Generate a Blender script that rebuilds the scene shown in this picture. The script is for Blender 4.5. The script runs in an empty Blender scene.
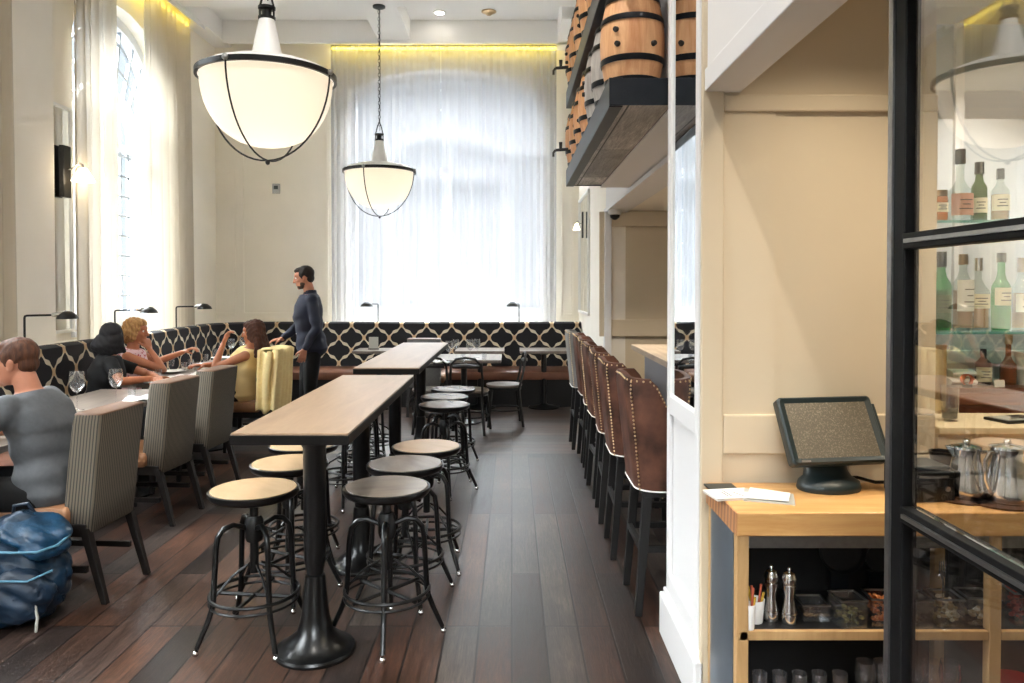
import bpy, bmesh, math, random
from math import sin, cos, pi, radians, sqrt, exp
from mathutils import Vector, Matrix
from mathutils.geometry import tessellate_polygon
random.seed(7)
SC = bpy.context.scene
COL = SC.collection
F = 750.0                     # focal length in pixels
CAM_Z = 1.55
def at(px, Y): return (px - 512.0) * Y / F          # where a column of the photo stands at distance Y
def hz(py, Y): return CAM_Z - (py - 287.0) * Y / F  # height at distance Y

# ---------------------------------------------------------------- mesh builder
class MB:
    def __init__(s): s.v = []; s.f = []; s.uv = {}; s.m = None
    def add(s, vs, fs):
        b = len(s.v)
        if s.m is not None: vs = [s.m @ Vector(v) for v in vs]
        s.v += [tuple(v) for v in vs]; s.f += [tuple(i + b for i in f) for f in fs]; return s
    def box(s, x0, x1, y0, y1, z0, z1):
        return s.add([(x0,y0,z0),(x1,y0,z0),(x1,y1,z0),(x0,y1,z0),(x0,y0,z1),(x1,y0,z1),(x1,y1,z1),(x0,y1,z1)],
                     [(0,3,2,1),(4,5,6,7),(0,1,5,4),(1,2,6,5),(2,3,7,6),(3,0,4,7)])
    def hexa(s, b, t):      # bottom quad, top quad (counter-clockwise seen from above)
        return s.add(list(b) + list(t), [(0,3,2,1),(4,5,6,7),(0,1,5,4),(1,2,6,5),(2,3,7,6),(3,0,4,7)])
    def bar(s, p0, p1, w0, w1=None, d0=None, d1=None):
        # square tapered bar between two points, w along X, d along Y
        w1 = w0 if w1 is None else w1; d0 = w0 if d0 is None else d0; d1 = w1 if d1 is None else d1
        q = lambda p, w, d: [(p[0]-w/2,p[1]-d/2,p[2]),(p[0]+w/2,p[1]-d/2,p[2]),(p[0]+w/2,p[1]+d/2,p[2]),(p[0]-w/2,p[1]+d/2,p[2])]
        return s.hexa(q(p0,w0,d0), q(p1,w1,d1))
    def rings(s, rs, cap0=True, cap1=True, close=False):
        n = len(rs[0]); vs = [p for r in rs for p in r]; fs = []
        k = len(rs)
        for i in range(k if close else k-1):
            a = i*n; b = ((i+1) % k)*n
            for j in range(n):
                j2 = (j+1) % n
                fs.append((a+j, a+j2, b+j2, b+j))
        if not close:
            if cap0: fs.append(tuple(reversed(range(n))))
            if cap1: fs.append(tuple(range((k-1)*n, k*n)))
        return s.add(vs, fs)
    def lathe(s, prof, c=(0,0,0), n=24, cap0=True, cap1=True, flip=False):
        rs = []
        for r, z in prof:
            r = max(r, 1e-4)
            rs.append([(c[0]+r*cos(2*pi*j/n), c[1]+r*sin(2*pi*j/n), c[2]+z) for j in range(n)])
        return s.rings(rs, cap0, cap1)
    def cyl(s, p0, p1, r0, r1=None, n=12):
        return s.tube([p0, p1], [r0, r0 if r1 is None else r1], n)
    def tube(s, pts, r, n=8, close=False):
        pts = [Vector(p) for p in pts]; k = len(pts)
        if not isinstance(r, (list, tuple)): r = [r]*k
        d0 = (pts[1]-pts[0]).normalized()
        up = Vector((0,0,1)) if abs(d0.z) < .9 else Vector((1,0,0))
        nx = d0.cross(up).normalized(); rs = []; pd = d0
        for i, p in enumerate(pts):
            if close: d = (pts[(i+1)%k]-pts[i-1]).normalized()
            elif i == 0: d = d0
            elif i == k-1: d = (pts[i]-pts[i-1]).normalized()
            else: d = ((pts[i+1]-p).normalized() + (p-pts[i-1]).normalized()).normalized()
            nx = (nx - d*nx.dot(d))
            nx = nx.normalized() if nx.length > 1e-6 else d.orthogonal().normalized()
            ny = d.cross(nx)
            rs.append([p + (nx*cos(2*pi*j/n) + ny*sin(2*pi*j/n))*r[i] for j in range(n)])
        return s.rings(rs, close=close)
    def torus(s, c, R, r, n=32, m=8, mat=None):
        mat = mat or Matrix()
        pts = [Vector(c) + mat @ Vector((R*cos(2*pi*i/n), R*sin(2*pi*i/n), 0)) for i in range(n)]
        return s.tube(pts, r, m, close=True)
    def ball(s, c, r, n=12, m=8, rot=None):
        r = (r, r, r) if not isinstance(r, (list, tuple)) else r
        c = Vector(c); vs = []; fs = []
        R = rot or Matrix.Identity(3)
        vs.append(c + R @ Vector((0,0,-r[2])))
        for i in range(1, m):
            t = -pi/2 + pi*i/m
            for j in range(n):
                a = 2*pi*j/n
                vs.append(c + R @ Vector((r[0]*cos(t)*cos(a), r[1]*cos(t)*sin(a), r[2]*sin(t))))
        vs.append(c + R @ Vector((0,0,r[2])))
        for j in range(n): fs.append((0, 1+(j+1)%n, 1+j))
        for i in range(m-2):
            a = 1+i*n; b = a+n
            for j in range(n): fs.append((a+j, a+(j+1)%n, b+(j+1)%n, b+j))
        a = 1+(m-2)*n; L = len(vs)-1
        for j in range(n): fs.append((a+j, a+(j+1)%n, L))
        return s.add(vs, fs)
    def limb(s, pts, n=12):   # [(point, radius)...] closed tapered tube with round joints
        for i, (p, r) in enumerate(pts): s.ball(p, r, n, 8)
        for (p, r), (q, t) in zip(pts, pts[1:]):
            if (Vector(p)-Vector(q)).length > 1e-4: s.tube([p, q], [r, t], n)
        return s
    def plate(s, loops, w0, w1, axes):
        # loops of (u, v): outer then holes; axes(u, v, w) -> xyz
        L3 = [[Vector((u, v, 0)) for u, v in l] for l in loops]
        tri = tessellate_polygon(L3); flat = [p for l in loops for p in l]; n = len(flat)
        vs = [axes(u, v, w0) for u, v in flat] + [axes(u, v, w1) for u, v in flat]
        fs = [tuple(t) for t in tri] + [tuple(i+n for i in reversed(t)) for t in tri]
        b = 0
        for l in loops:
            k = len(l)
            for i in range(k):
                j = (i+1) % k; fs.append((b+i, b+j, b+j+n, b+i+n))
            b += k
        return s.add(vs, fs)
    def build(s, name, mat, parent=None, smooth=False, bevel=0, seg=2, loc=None, solid=0, sub=0, angle=35):
        me = bpy.data.meshes.new(name); me.from_pydata(s.v, [], s.f)
        bm = bmesh.new(); bm.from_mesh(me)
        bmesh.ops.recalc_face_normals(bm, faces=bm.faces); bm.to_mesh(me); bm.free()
        if smooth:
            me.polygons.foreach_set('use_smooth', [True]*len(me.polygons))
            if angle: me.set_sharp_from_angle(angle=radians(angle))
        me.materials.append(mat)
        o = bpy.data.objects.new(name, me); COL.objects.link(o)
        if parent: o.parent = parent
        if loc is not None: o.location = loc
        if solid:
            m = o.modifiers.new('s', 'SOLIDIFY'); m.thickness = solid; m.offset = 0
        if bevel:
            m = o.modifiers.new('b', 'BEVEL'); m.width = bevel; m.segments = seg; m.limit_method = 'ANGLE'; m.angle_limit = radians(40)
        if sub:
            m = o.modifiers.new('u', 'SUBSURF'); m.levels = sub; m.render_levels = sub
        return o

def remeshed(mb, name, mat, parent, voxel=.008, smooth=6, disp=None):
    """joins overlapping closed volumes into one continuous surface"""
    me = bpy.data.meshes.new(name + '_raw'); me.from_pydata(mb.v, [], mb.f)
    bm = bmesh.new(); bm.from_mesh(me); bmesh.ops.recalc_face_normals(bm, faces=bm.faces); bm.to_mesh(me); bm.free()
    o = bpy.data.objects.new(name + '_raw', me); COL.objects.link(o)
    m = o.modifiers.new('r', 'REMESH'); m.mode = 'VOXEL'; m.voxel_size = voxel
    m = o.modifiers.new('s', 'SMOOTH'); m.factor = .5; m.iterations = smooth
    dg = bpy.context.evaluated_depsgraph_get()
    nm = bpy.data.meshes.new_from_object(o.evaluated_get(dg)); bpy.data.objects.remove(o); bpy.data.meshes.remove(me)
    nm.name = name; nm.materials.clear(); nm.materials.append(mat)
    if disp:
        for v in nm.vertices: v.co = disp(v.co.copy(), v.normal.copy())
    nm.polygons.foreach_set('use_smooth', [True]*len(nm.polygons))
    r = bpy.data.objects.new(name, nm); COL.objects.link(r); r.parent = parent
    return r

def tag(o, label=None, cat=None, group=None, kind=None):
    if label: o['label'] = label
    if cat: o['category'] = cat
    if group: o['group'] = group
    if kind: o['kind'] = kind
    return o
def thing(name, label, cat, loc=(0,0,0), rz=0, group=None):
    o = bpy.data.objects.new(name, None); COL.objects.link(o); o.empty_display_size = .1
    o.location = loc; o.rotation_euler = (0, 0, rz)
    return tag(o, label, cat, group)
def struct(o): o['kind'] = 'structure'; return o
def dup(root, loc, rz=None, label=None, group=None):
    def cp(o, par):
        c = o.copy(); COL.objects.link(c); c.parent = par
        for ch in list(o.children): cp(ch, c)
        return c
    r = cp(root, None); r.location = loc
    if rz is not None: r.rotation_euler = (0, 0, rz)
    if label: r['label'] = label
    if group: r['group'] = group
    return r

# ---------------------------------------------------------------- materials
def newmat(name):
    m = bpy.data.materials.new(name); m.use_nodes = True
    nt = m.node_tree; b = nt.nodes['Principled BSDF']; return m, nt, b
def hexc(c):
    if isinstance(c, str):
        c = c.lstrip('#'); c = [int(c[i:i+2], 16)/255 for i in (0,2,4)]
        c = [x/12.92 if x <= .04045 else ((x+.055)/1.055)**2.4 for x in c]
    return (c[0], c[1], c[2], 1)
def P(name, c, rough=.5, metal=0, var=0, scale=8, bump=0, stretch=(1,1,1), coat=0, spec=None, sheen=0, emit=None, es=0):
    m, nt, b = newmat(name); c = hexc(c)
    b.inputs['Base Color'].default_value = c; b.inputs['Roughness'].default_value = rough; b.inputs['Metallic'].default_value = metal
    if coat: b.inputs['Coat Weight'].default_value = coat; b.inputs['Coat Roughness'].default_value = .15
    if spec is not None: b.inputs['Specular IOR Level'].default_value = spec
    if sheen: b.inputs['Sheen Weight'].default_value = sheen
    if emit: b.inputs['Emission Color'].default_value = hexc(emit); b.inputs['Emission Strength'].default_value = es
    if var or bump:
        tc = nt.nodes.new('ShaderNodeTexCoord'); mp = nt.nodes.new('ShaderNodeMapping'); mp.inputs['Scale'].default_value = stretch
        nz = nt.nodes.new('ShaderNodeTexNoise'); nz.inputs['Scale'].default_value = scale; nz.inputs['Detail'].default_value = 6
        nt.links.new(tc.outputs['Object'], mp.inputs[0]); nt.links.new(mp.outputs[0], nz.inputs['Vector'])
        if var:
            r = nt.nodes.new('ShaderNodeValToRGB'); e = r.color_ramp.elements
            e[0].position = .3; e[1].position = .7
            e[0].color = tuple(max(0, x*(1-var)) for x in c[:3]) + (1,); e[1].color = tuple(min(1, x*(1+var)) for x in c[:3]) + (1,)
            nt.links.new(nz.outputs['Fac'], r.inputs[0]); nt.links.new(r.outputs[0], b.inputs['Base Color'])
        if bump:
            bp = nt.nodes.new('ShaderNodeBump'); bp.inputs['Strength'].default_value = bump; bp.inputs['Distance'].default_value = .01
            nt.links.new(nz.outputs['Fac'], bp.inputs['Height']); nt.links.new(bp.outputs[0], b.inputs['Normal'])
    return m
def clear_glass(name, tint=(1,1,1), refl=1.0, rough=0.0, opacity=0.0, ior=1.5):
    m = bpy.data.materials.new(name); m.use_nodes = True; nt = m.node_tree; nt.nodes.clear()
    o = nt.nodes.new('ShaderNodeOutputMaterial'); t = nt.nodes.new('ShaderNodeBsdfTransparent'); g = nt.nodes.new('ShaderNodeBsdfGlossy')
    lw = nt.nodes.new('ShaderNodeLayerWeight'); lw.inputs['Blend'].default_value = .5; fr = nt.nodes.new('ShaderNodeMath'); fr.operation = 'POWER'; fr.inputs[1].default_value = 5; nt.links.new(lw.outputs['Facing'], fr.inputs[0])
    f2 = nt.nodes.new('ShaderNodeMath'); f2.operation = 'MULTIPLY_ADD'; f2.inputs[1].default_value = .96; f2.inputs[2].default_value = .04; nt.links.new(fr.outputs[0], f2.inputs[0]); fr = f2
    mx = nt.nodes.new('ShaderNodeMixShader'); mul = nt.nodes.new('ShaderNodeMath')
    mul.operation = 'MULTIPLY'; mul.inputs[1].default_value = refl; mul.use_clamp = True
    g.inputs['Roughness'].default_value = rough; g.inputs['Color'].default_value = (1,1,1,1)
    t.inputs['Color'].default_value = tuple(tint) + (1,)
    nt.links.new(fr.outputs[0], mul.inputs[0]); nt.links.new(mul.outputs[0], mx.inputs[0])
    nt.links.new(t.outputs[0], mx.inputs[1]); nt.links.new(g.outputs[0], mx.inputs[2]); last = mx
    if opacity:
        d = nt.nodes.new('ShaderNodeBsdfDiffuse'); d.inputs['Color'].default_value = tuple(tint) + (1,)
        m2 = nt.nodes.new('ShaderNodeMixShader'); m2.inputs[0].default_value = opacity
        nt.links.new(mx.outputs[0], m2.inputs[1]); nt.links.new(d.outputs[0], m2.inputs[2]); last = m2
    nt.links.new(last.outputs[0], o.inputs[0]); return m
def sheer(name, c, transp, transl):
    m = bpy.data.materials.new(name); m.use_nodes = True; nt = m.node_tree; nt.nodes.clear()
    o = nt.nodes.new('ShaderNodeOutputMaterial'); d = nt.nodes.new('ShaderNodeBsdfDiffuse'); tl = nt.nodes.new('ShaderNodeBsdfTranslucent'); tr = nt.nodes.new('ShaderNodeBsdfTransparent')
    for x in (d, tl): x.inputs['Color'].default_value = hexc(c)
    a = nt.nodes.new('ShaderNodeMixShader'); a.inputs[0].default_value = transl
    b = nt.nodes.new('ShaderNodeMixShader'); b.inputs[0].default_value = transp
    nt.links.new(d.outputs[0], a.inputs[1]); nt.links.new(tl.outputs[0], a.inputs[2])
    nt.links.new(a.outputs[0], b.inputs[1]); nt.links.new(tr.outputs[0], b.inputs[2]); nt.links.new(b.outputs[0], o.inputs[0]); return m
def emitter(name, c, s):
    m = bpy.data.materials.new(name); m.use_nodes = True; nt = m.node_tree; nt.nodes.clear()
    o = nt.nodes.new('ShaderNodeOutputMaterial'); e = nt.nodes.new('ShaderNodeEmission')
    e.inputs[0].default_value = hexc(c); e.inputs[1].default_value = s; nt.links.new(e.outputs[0], o.inputs[0]); return m

def wood(name, c1, c2, scale=3, stretch=(8,1,8), rough=.45, bump=.1, ramp=(.3,.7)):
    m, nt, b = newmat(name)
    tc = nt.nodes.new('ShaderNodeTexCoord'); mp = nt.nodes.new('ShaderNodeMapping'); mp.inputs['Scale'].default_value = stretch
    nz = nt.nodes.new('ShaderNodeTexNoise'); nz.inputs['Scale'].default_value = scale; nz.inputs['Detail'].default_value = 9; nz.inputs['Roughness'].default_value = .65; nz.inputs['Distortion'].default_value = .6
    r = nt.nodes.new('ShaderNodeValToRGB'); e = r.color_ramp.elements; e[0].position, e[1].position = ramp; e[0].color = hexc(c1); e[1].color = hexc(c2)
    nt.links.new(tc.outputs['Object'], mp.inputs[0]); nt.links.new(mp.outputs[0], nz.inputs['Vector']); nt.links.new(nz.outputs['Fac'], r.inputs[0]); nt.links.new(r.outputs[0], b.inputs['Base Color'])
    b.inputs['Roughness'].default_value = rough
    if bump:
        bp = nt.nodes.new('ShaderNodeBump'); bp.inputs['Strength'].default_value = bump; bp.inputs['Distance'].default_value = .005
        nt.links.new(nz.outputs['Fac'], bp.inputs['Height']); nt.links.new(bp.outputs[0], b.inputs['Normal'])
    return m

def planks(name, length, width, cols, rot=0, rough=.38, mortar=.005, grain=1.0):
    """plank floor: brick layout gives each board its own tone, stretched noise gives grain and knots"""
    m, nt, b = newmat(name); N = nt.nodes.new; L = nt.links.new
    tc = N('ShaderNodeTexCoord'); mp = N('ShaderNodeMapping'); mp.inputs['Rotation'].default_value = (0, 0, rot)
    L(tc.outputs['Object'], mp.inputs[0])
    br = N('ShaderNodeTexBrick'); br.offset = .37; br.offset_frequency = 3; br.squash = 1
    br.inputs['Scale'].default_value = 1; br.inputs['Brick Width'].default_value = length; br.inputs['Row Height'].default_value = width
    br.inputs['Mortar Size'].default_value = mortar; br.inputs['Mortar Smooth'].default_value = .3; br.inputs['Bias'].default_value = 0
    br.inputs['Color1'].default_value = (0,0,0,1); br.inputs['Color2'].default_value = (1,1,1,1); br.inputs['Mortar'].default_value = (.5,.5,.5,1)
    L(mp.outputs[0], br.inputs['Vector'])
    tone = N('ShaderNodeValToRGB'); cr = tone.color_ramp; cr.interpolation = 'LINEAR'
    while len(cr.elements) < len(cols): cr.elements.new(.5)
    for i, (p, c) in enumerate(cols): cr.elements[i].position = p; cr.elements[i].color = hexc(c)
    L(br.outputs['Color'], tone.inputs[0])
    # offset the grain of each board
    add = N('ShaderNodeVectorMath'); add.operation = 'ADD'; sc = N('ShaderNodeVectorMath'); sc.operation = 'SCALE'; sc.inputs['Scale'].default_value = 9
    L(br.outputs['Color'], sc.inputs[0]); L(mp.outputs[0], add.inputs[0]); L(sc.outputs[0], add.inputs[1])
    m2 = N('ShaderNodeMapping'); m2.inputs['Scale'].default_value = (1.2, 14, 1); L(add.outputs[0], m2.inputs[0])
    g = N('ShaderNodeTexNoise'); g.inputs['Scale'].default_value = 2.2; g.inputs['Detail'].default_value = 10; g.inputs['Roughness'].default_value = .7; g.inputs['Distortion'].default_value = 1.1
    L(m2.outputs[0], g.inputs['Vector'])
    gr = N('ShaderNodeMapRange'); gr.inputs[1].default_value = .3; gr.inputs[2].default_value = .72; gr.inputs[3].default_value = 1-.8*grain; gr.inputs[4].default_value = 1+.6*grain
    L(g.outputs['Fac'], gr.inputs[0])
    big = N('ShaderNodeTexNoise'); big.inputs['Scale'].default_value = 1.6; big.inputs['Detail'].default_value = 4; L(tc.outputs['Object'], big.inputs['Vector'])
    bg = N('ShaderNodeMapRange'); bg.inputs[1].default_value = .3; bg.inputs[2].default_value = .7; bg.inputs[3].default_value = .5; bg.inputs[4].default_value = 1.3; L(big.outputs['Fac'], bg.inputs[0])
    mu = N('ShaderNodeMath'); mu.operation = 'MULTIPLY'; L(gr.outputs[0], mu.inputs[0]); L(bg.outputs[0], mu.inputs[1])
    s2 = N('ShaderNodeVectorMath'); s2.operation = 'SCALE'; L(tone.outputs[0], s2.inputs[0]); L(mu.outputs[0], s2.inputs['Scale'])
    mx = N('ShaderNodeMix'); mx.data_type = 'RGBA'; mx.inputs['B'].default_value = hexc('#0c0807')
    L(br.outputs['Fac'], mx.inputs['Factor']); L(s2.outputs[0], mx.inputs['A']); L(mx.outputs['Result'], b.inputs['Base Color'])
    rr = N('ShaderNodeMapRange'); rr.inputs[3].default_value = rough-.08; rr.inputs[4].default_value = rough+.14; L(g.outputs['Fac'], rr.inputs[0]); L(rr.outputs[0], b.inputs['Roughness'])
    fine = N('ShaderNodeTexNoise'); fine.inputs['Scale'].default_value = 9; fine.inputs['Detail'].default_value = 8; fine.inputs['Roughness'].default_value = .8; L(m2.outputs[0], fine.inputs['Vector'])
    fm = N('ShaderNodeMapRange'); fm.inputs[1].default_value = .32; fm.inputs[2].default_value = .62; fm.inputs[3].default_value = .45; fm.inputs[4].default_value = 1.25; L(fine.outputs['Fac'], fm.inputs[0])
    m3 = N('ShaderNodeMath'); m3.operation = 'MULTIPLY'; L(mu.outputs[0], m3.inputs[0]); L(fm.outputs[0], m3.inputs[1]); L(m3.outputs[0], s2.inputs['Scale'])
    hgt = N('ShaderNodeMath'); hgt.operation = 'SUBTRACT'; L(g.outputs['Fac'], hgt.inputs[0]); L(br.outputs['Fac'], hgt.inputs[1])
    bp = N('ShaderNodeBump'); bp.inputs['Strength'].default_value = .35; bp.inputs['Distance'].default_value = .004
    L(hgt.outputs[0], bp.inputs['Height']); L(bp.outputs[0], b.inputs['Normal'])
    return m

def ogee(name, pu, pv):
    """black cloth with a cream ogee lattice and gold knots, from the mesh's own UVs in metres"""
    m, nt, b = newmat(name); N = nt.nodes.new; L = nt.links.new
    uv = N('ShaderNodeUVMap'); uv.uv_map = 'cloth'; sx = N('ShaderNodeSeparateXYZ'); L(uv.outputs[0], sx.inputs[0])
    def M(op, a, c=None, clamp=False):
        n = N('ShaderNodeMath'); n.operation = op; n.use_clamp = clamp
        for i, x in enumerate((a, c)):
            if x is None: continue
            if isinstance(x, (int, float)): n.inputs[i].default_value = x
            else: L(x, n.inputs[i])
        return n.outputs[0]
    U = M('MULTIPLY', sx.outputs[0], 2*pi/pu); V = M('MULTIPLY', sx.outputs[1], 2*pi/pv)
    U = M('ADD', U, M('MULTIPLY', M('SINE', M('MULTIPLY', U, 2)), .27)); cu, cv = M('COSINE', U), M('COSINE', V)
    # ogee: bend the diamonds, and lobe their sides
    f = M('ADD', cu, cv)
    ss = M('ABSOLUTE', M('MULTIPLY', M('SINE', U), M('SINE', V)))
    line = M('LESS_THAN', M('ABSOLUTE', f), M('ADD', M('MULTIPLY', M('POWER', ss, 9), .42), .17))
    k1 = M('MULTIPLY', M('SUBTRACT', cu, cv), .5); knot = M('GREATER_THAN', M('ABSOLUTE', k1), .945)
    nz = N('ShaderNodeTexNoise'); nz.inputs['Scale'].default_value = 60; L(uv.outputs[0], nz.inputs['Vector'])
    allm = M('MAXIMUM', line, knot)
    mixc = N('ShaderNodeMix'); mixc.data_type = 'RGBA'; mixc.inputs['A'].default_value = hexc('#d3c8b0'); mixc.inputs['B'].default_value = hexc('#c39a6c')
    L(M('MULTIPLY', M('GREATER_THAN', M('ABSOLUTE', k1), .84), .7), mixc.inputs['Factor'])
    mx = N('ShaderNodeMix'); mx.data_type = 'RGBA'; mx.inputs['A'].default_value = hexc('#15141a')
    L(allm, mx.inputs['Factor']); L(mixc.outputs['Result'], mx.inputs['B']); L(mx.outputs['Result'], b.inputs['Base Color'])
    b.inputs['Roughness'].default_value = .85
    return m

def striped(name, c1, c2, period, duty=.35, rough=.85, lean=.11):
    m, nt, b = newmat(name); N = nt.nodes.new; L = nt.links.new
    tc = N('ShaderNodeTexCoord'); sx = N('ShaderNodeSeparateXYZ'); L(tc.outputs['Object'], sx.inputs[0])
    s2 = N('ShaderNodeSeparateXYZ'); L(tc.outputs['Normal'], s2.inputs[0]); ab = N('ShaderNodeMath'); ab.operation = 'ABSOLUTE'; L(s2.outputs[0], ab.inputs[0])
    gt = N('ShaderNodeMath'); gt.operation = 'GREATER_THAN'; gt.inputs[1].default_value = .6; L(ab.outputs[0], gt.inputs[0])
    yz = N('ShaderNodeMath'); yz.operation = 'MULTIPLY_ADD'; yz.inputs[1].default_value = lean; L(sx.outputs[2], yz.inputs[0]); L(sx.outputs[1], yz.inputs[2])
    a = N('ShaderNodeMix'); a.data_type = 'FLOAT'; L(gt.outputs[0], a.inputs['Factor']); L(sx.outputs[0], a.inputs['A']); L(yz.outputs[0], a.inputs['B'])
    mu = N('ShaderNodeMath'); mu.operation = 'MULTIPLY'; mu.inputs[1].default_value = 1/period; L(a.outputs[0], mu.inputs[0])
    fr = N('ShaderNodeMath'); fr.operation = 'FRACT'; L(mu.outputs[0], fr.inputs[0])
    lt = N('ShaderNodeMath'); lt.operation = 'LESS_THAN'; lt.inputs[1].default_value = duty; L(fr.outputs[0], lt.inputs[0])
    mx = N('ShaderNodeMix'); mx.data_type = 'RGBA'; mx.inputs['A'].default_value = hexc(c1); mx.inputs['B'].default_value = hexc(c2)
    L(lt.outputs[0], mx.inputs['Factor']); L(mx.outputs['Result'], b.inputs['Base Color']); b.inputs['Roughness'].default_value = rough
    return m

M = {}
M['wall'] = P('cream_paint', '#f1ebdf', .7, var=.03, scale=2)
M['wall_white'] = P('white_paint', '#dedddd', .6)
M['ceiling'] = P('ceiling_paint', '#f1f0ee', .8)
M['trim'] = P('satin_trim_paint', '#eeedea', .4)
M['tan_wall'] = P('warm_cream_paint', '#cfc0a6', .6, var=.03, scale=2)
M['floor'] = planks('oak_boards', 1.7, .15, [(0,'#150e0b'), (.22,'#452c20'), (.42,'#2b2320'), (.6,'#553829'), (.8,'#3d3430'), (1,'#4b413a')], rot=pi/2)
M['floor_cross'] = planks('oak_boards_crosswise', 1.5, .15, [(0,'#2c211d'), (.4,'#503a2f'), (.7,'#453e3a'), (1,'#5e4a3e')], rot=0, rough=.36)
M['black_metal'] = P('black_steel', '#060708', .38, 0, var=.2, scale=30, spec=.4)
M['black_paint'] = P('black_lacquer', '#050607', .28, 0, spec=.45)
M['frame_black'] = P('matt_black_frame', '#030304', .55, 0, spec=.2)
M['chrome'] = P('polished_steel', '#d6d6d6', .12, 1)
M['brushed'] = P('brushed_steel', '#9b9b9a', .35, 1, var=.1, scale=40)
M['dark_wood'] = P('espresso_wood', '#110b08', .5, var=.3, scale=6, stretch=(6,6,1))
M['ebony'] = P('blackened_wood', '#0a0808', .55, var=.2, scale=6)
M['table_top'] = wood('worn_elm_tabletop', '#8f755d', '#a98e74', 1.6, (7,1,7), .3, 0)
M['table_edge'] = P('dark_edge', '#0b0807', .5, spec=.25)
M['grey_top'] = wood('greyed_tabletop', '#5d534b', '#83776d', 2.2, (9,1,9), .3, 0)
M['stool_seat'] = wood('blond_wood_seat', '#b3946f', '#c2a581', 2, (5,1,5), .35, .02)
M['stool_seat_grey'] = wood('sheen_grey_seat', '#80766b', '#978b7e', 2, (5,1,5), .22, .02)  # light reflected on these seats is put into the grey
M['fabric'] = ogee('ogee_cloth', .34, .345)
M['leather'] = P('brown_leather', '#54362a', .5, var=.6, scale=9, bump=.25, spec=.3)
M['seat_leather'] = P('oxblood_leather', '#6e4634', .4, var=.2, scale=8)
M['tan_leather'] = P('tan_leather', '#9a6f4f', .45, var=.2, scale=8)
M['ticking'] = striped('ticking_stripe_fabric', '#6f6658', '#3b3732', .0155, .36)
M['grey_fabric'] = P('grey_linen', '#777674', .9, var=.1, scale=60)
M['nail'] = P('aged_brass', '#b79d78', .3, 1)
M['curtain'] = sheer('sheer_white_voile', '#b8b8ba', .26, .175)
M['curtain_side'] = sheer('sheer_cream_voile', '#cfc6b6', .10, .32)
M['window_frame'] = P('window_paint', '#e6e9ee', .5)
M['window_glass'] = clear_glass('window_pane_glass', (.97,.99,1), .8)
M['pane_glass'] = clear_glass('partition_glass', (.99,.99,.98), 2.6)
M['glass'] = clear_glass('drinking_glass', (.95,.96,.97), 2.0, opacity=.012)
M['mirror'] = P('mirror_silver', '#e4e8ea', .02, 1)
M['white_china'] = P('white_china', '#eceae6', .25)
M['linen'] = P('white_napkin', '#e9e7e4', .9)
M['barrel_wood'] = wood('barrel_oak', '#bd7c4a', '#e6b484', 2.5, (9,9,1), .5, .15)
M['barrel_grey'] = wood('barrel_grey_oak', '#8f8984', '#c6c0ba', 2.5, (9,9,1), .5, .15)
M['hoop'] = P('barrel_hoop', '#15161a', .35, .7)
M['shelf_wood'] = planks('grey_shelf_boards', 1.1, .19, [(0,'#8a8480'), (.5,'#aaa39e'), (1,'#ccc5c0')], rot=pi/2, rough=.4, grain=.7)
M['shelf_steel'] = P('shelf_steel', '#23262b', .4, .7, var=.2, scale=10)
M['block_top'] = wood('butcher_block', '#b9854c', '#d4aa70', 3, (1,9,9), .35, .03)
M['block_end'] = striped('butcher_block_end', '#b98458', '#8f6243', .035, .5, .5)
M['birch'] = wood('birch_frame', '#a88457', '#c09c6c', 3, (9,9,1), .5, .03)
M['steel_panel'] = P('blue_grey_steel', '#6e7a86', .3, .6, var=.25, scale=3)
M['inside_dark'] = P('dark_cabinet_lining', '#0c0a0a', .6)
M['terminal'] = P('dark_teal_plastic', '#1d292b', .4)
M['skin'] = P('skin', '#bd8064', .5, var=.06, scale=20)
M['skin2'] = P('tanned_skin', '#b4714f', .5, var=.06, scale=20)
# ================================================================ ROOM
def arch(u0, u1, v0, spring, apex, n=18):
    pts = [(u0, v0), (u1, v0)]; c = (u0+u1)/2; a = (u1-u0)/2
    for i in range(n+1):
        t = pi*i/n; pts.append((c + a*cos(t), spring + (apex-spring)*sin(t)))
    return pts
def rect(u0, u1, v0, v1): return [(u0,v0),(u1,v0),(u1,v1),(u0,v1)]
XL, YB, ZC, ZB = -4.2, 10.65, 5.2, 4.93         # left wall, back wall, ceiling, beam undersides
AX = {'back': lambda u, v, w: (u, w, v), 'left': lambda u, v, w: (w, u, v)}

struct(MB().box(-4.6, 3.6, -2.2, 6.95, -.1, 0).build('floor', M['floor']))
struct(MB().box(-4.6, 3.6, 6.95, 11.1, -.1, 0).build('floor_far', M['floor_cross']))
struct(MB().box(-4.6, 3.6, -2.2, 11.1, ZC, ZC+.15).build('ceiling', M['ceiling']))
struct(MB().plate([rect(-4.6, 3.6, 0, ZC), arch(-2.35, .47, 1.12, 4.1, 4.62)], YB, YB+.35, AX['back']).build('wall_back', M['wall']))
struct(MB().plate([rect(-2.2, 11.0, 0, ZC), arch(7.2, 9.1, 1.12, 3.95, 4.55), arch(3.7, 5.6, 1.12, 3.95, 4.55), arch(.2, 2.1, 1.12, 3.95, 4.55)], XL-.35, XL, AX['left']).build('wall_left', M['wall']))  # nearest opening is unseen, added for daylight on pillar and header
struct(MB().plate([rect(-4.6,3.6,0,ZC), arch(-1.2,.5,1.0,3.6,4.4)], -2.5, -2.2, AX['back']).build('wall_rear', M['wall']))  # arched opening is unseen, added for fill daylight
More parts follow.
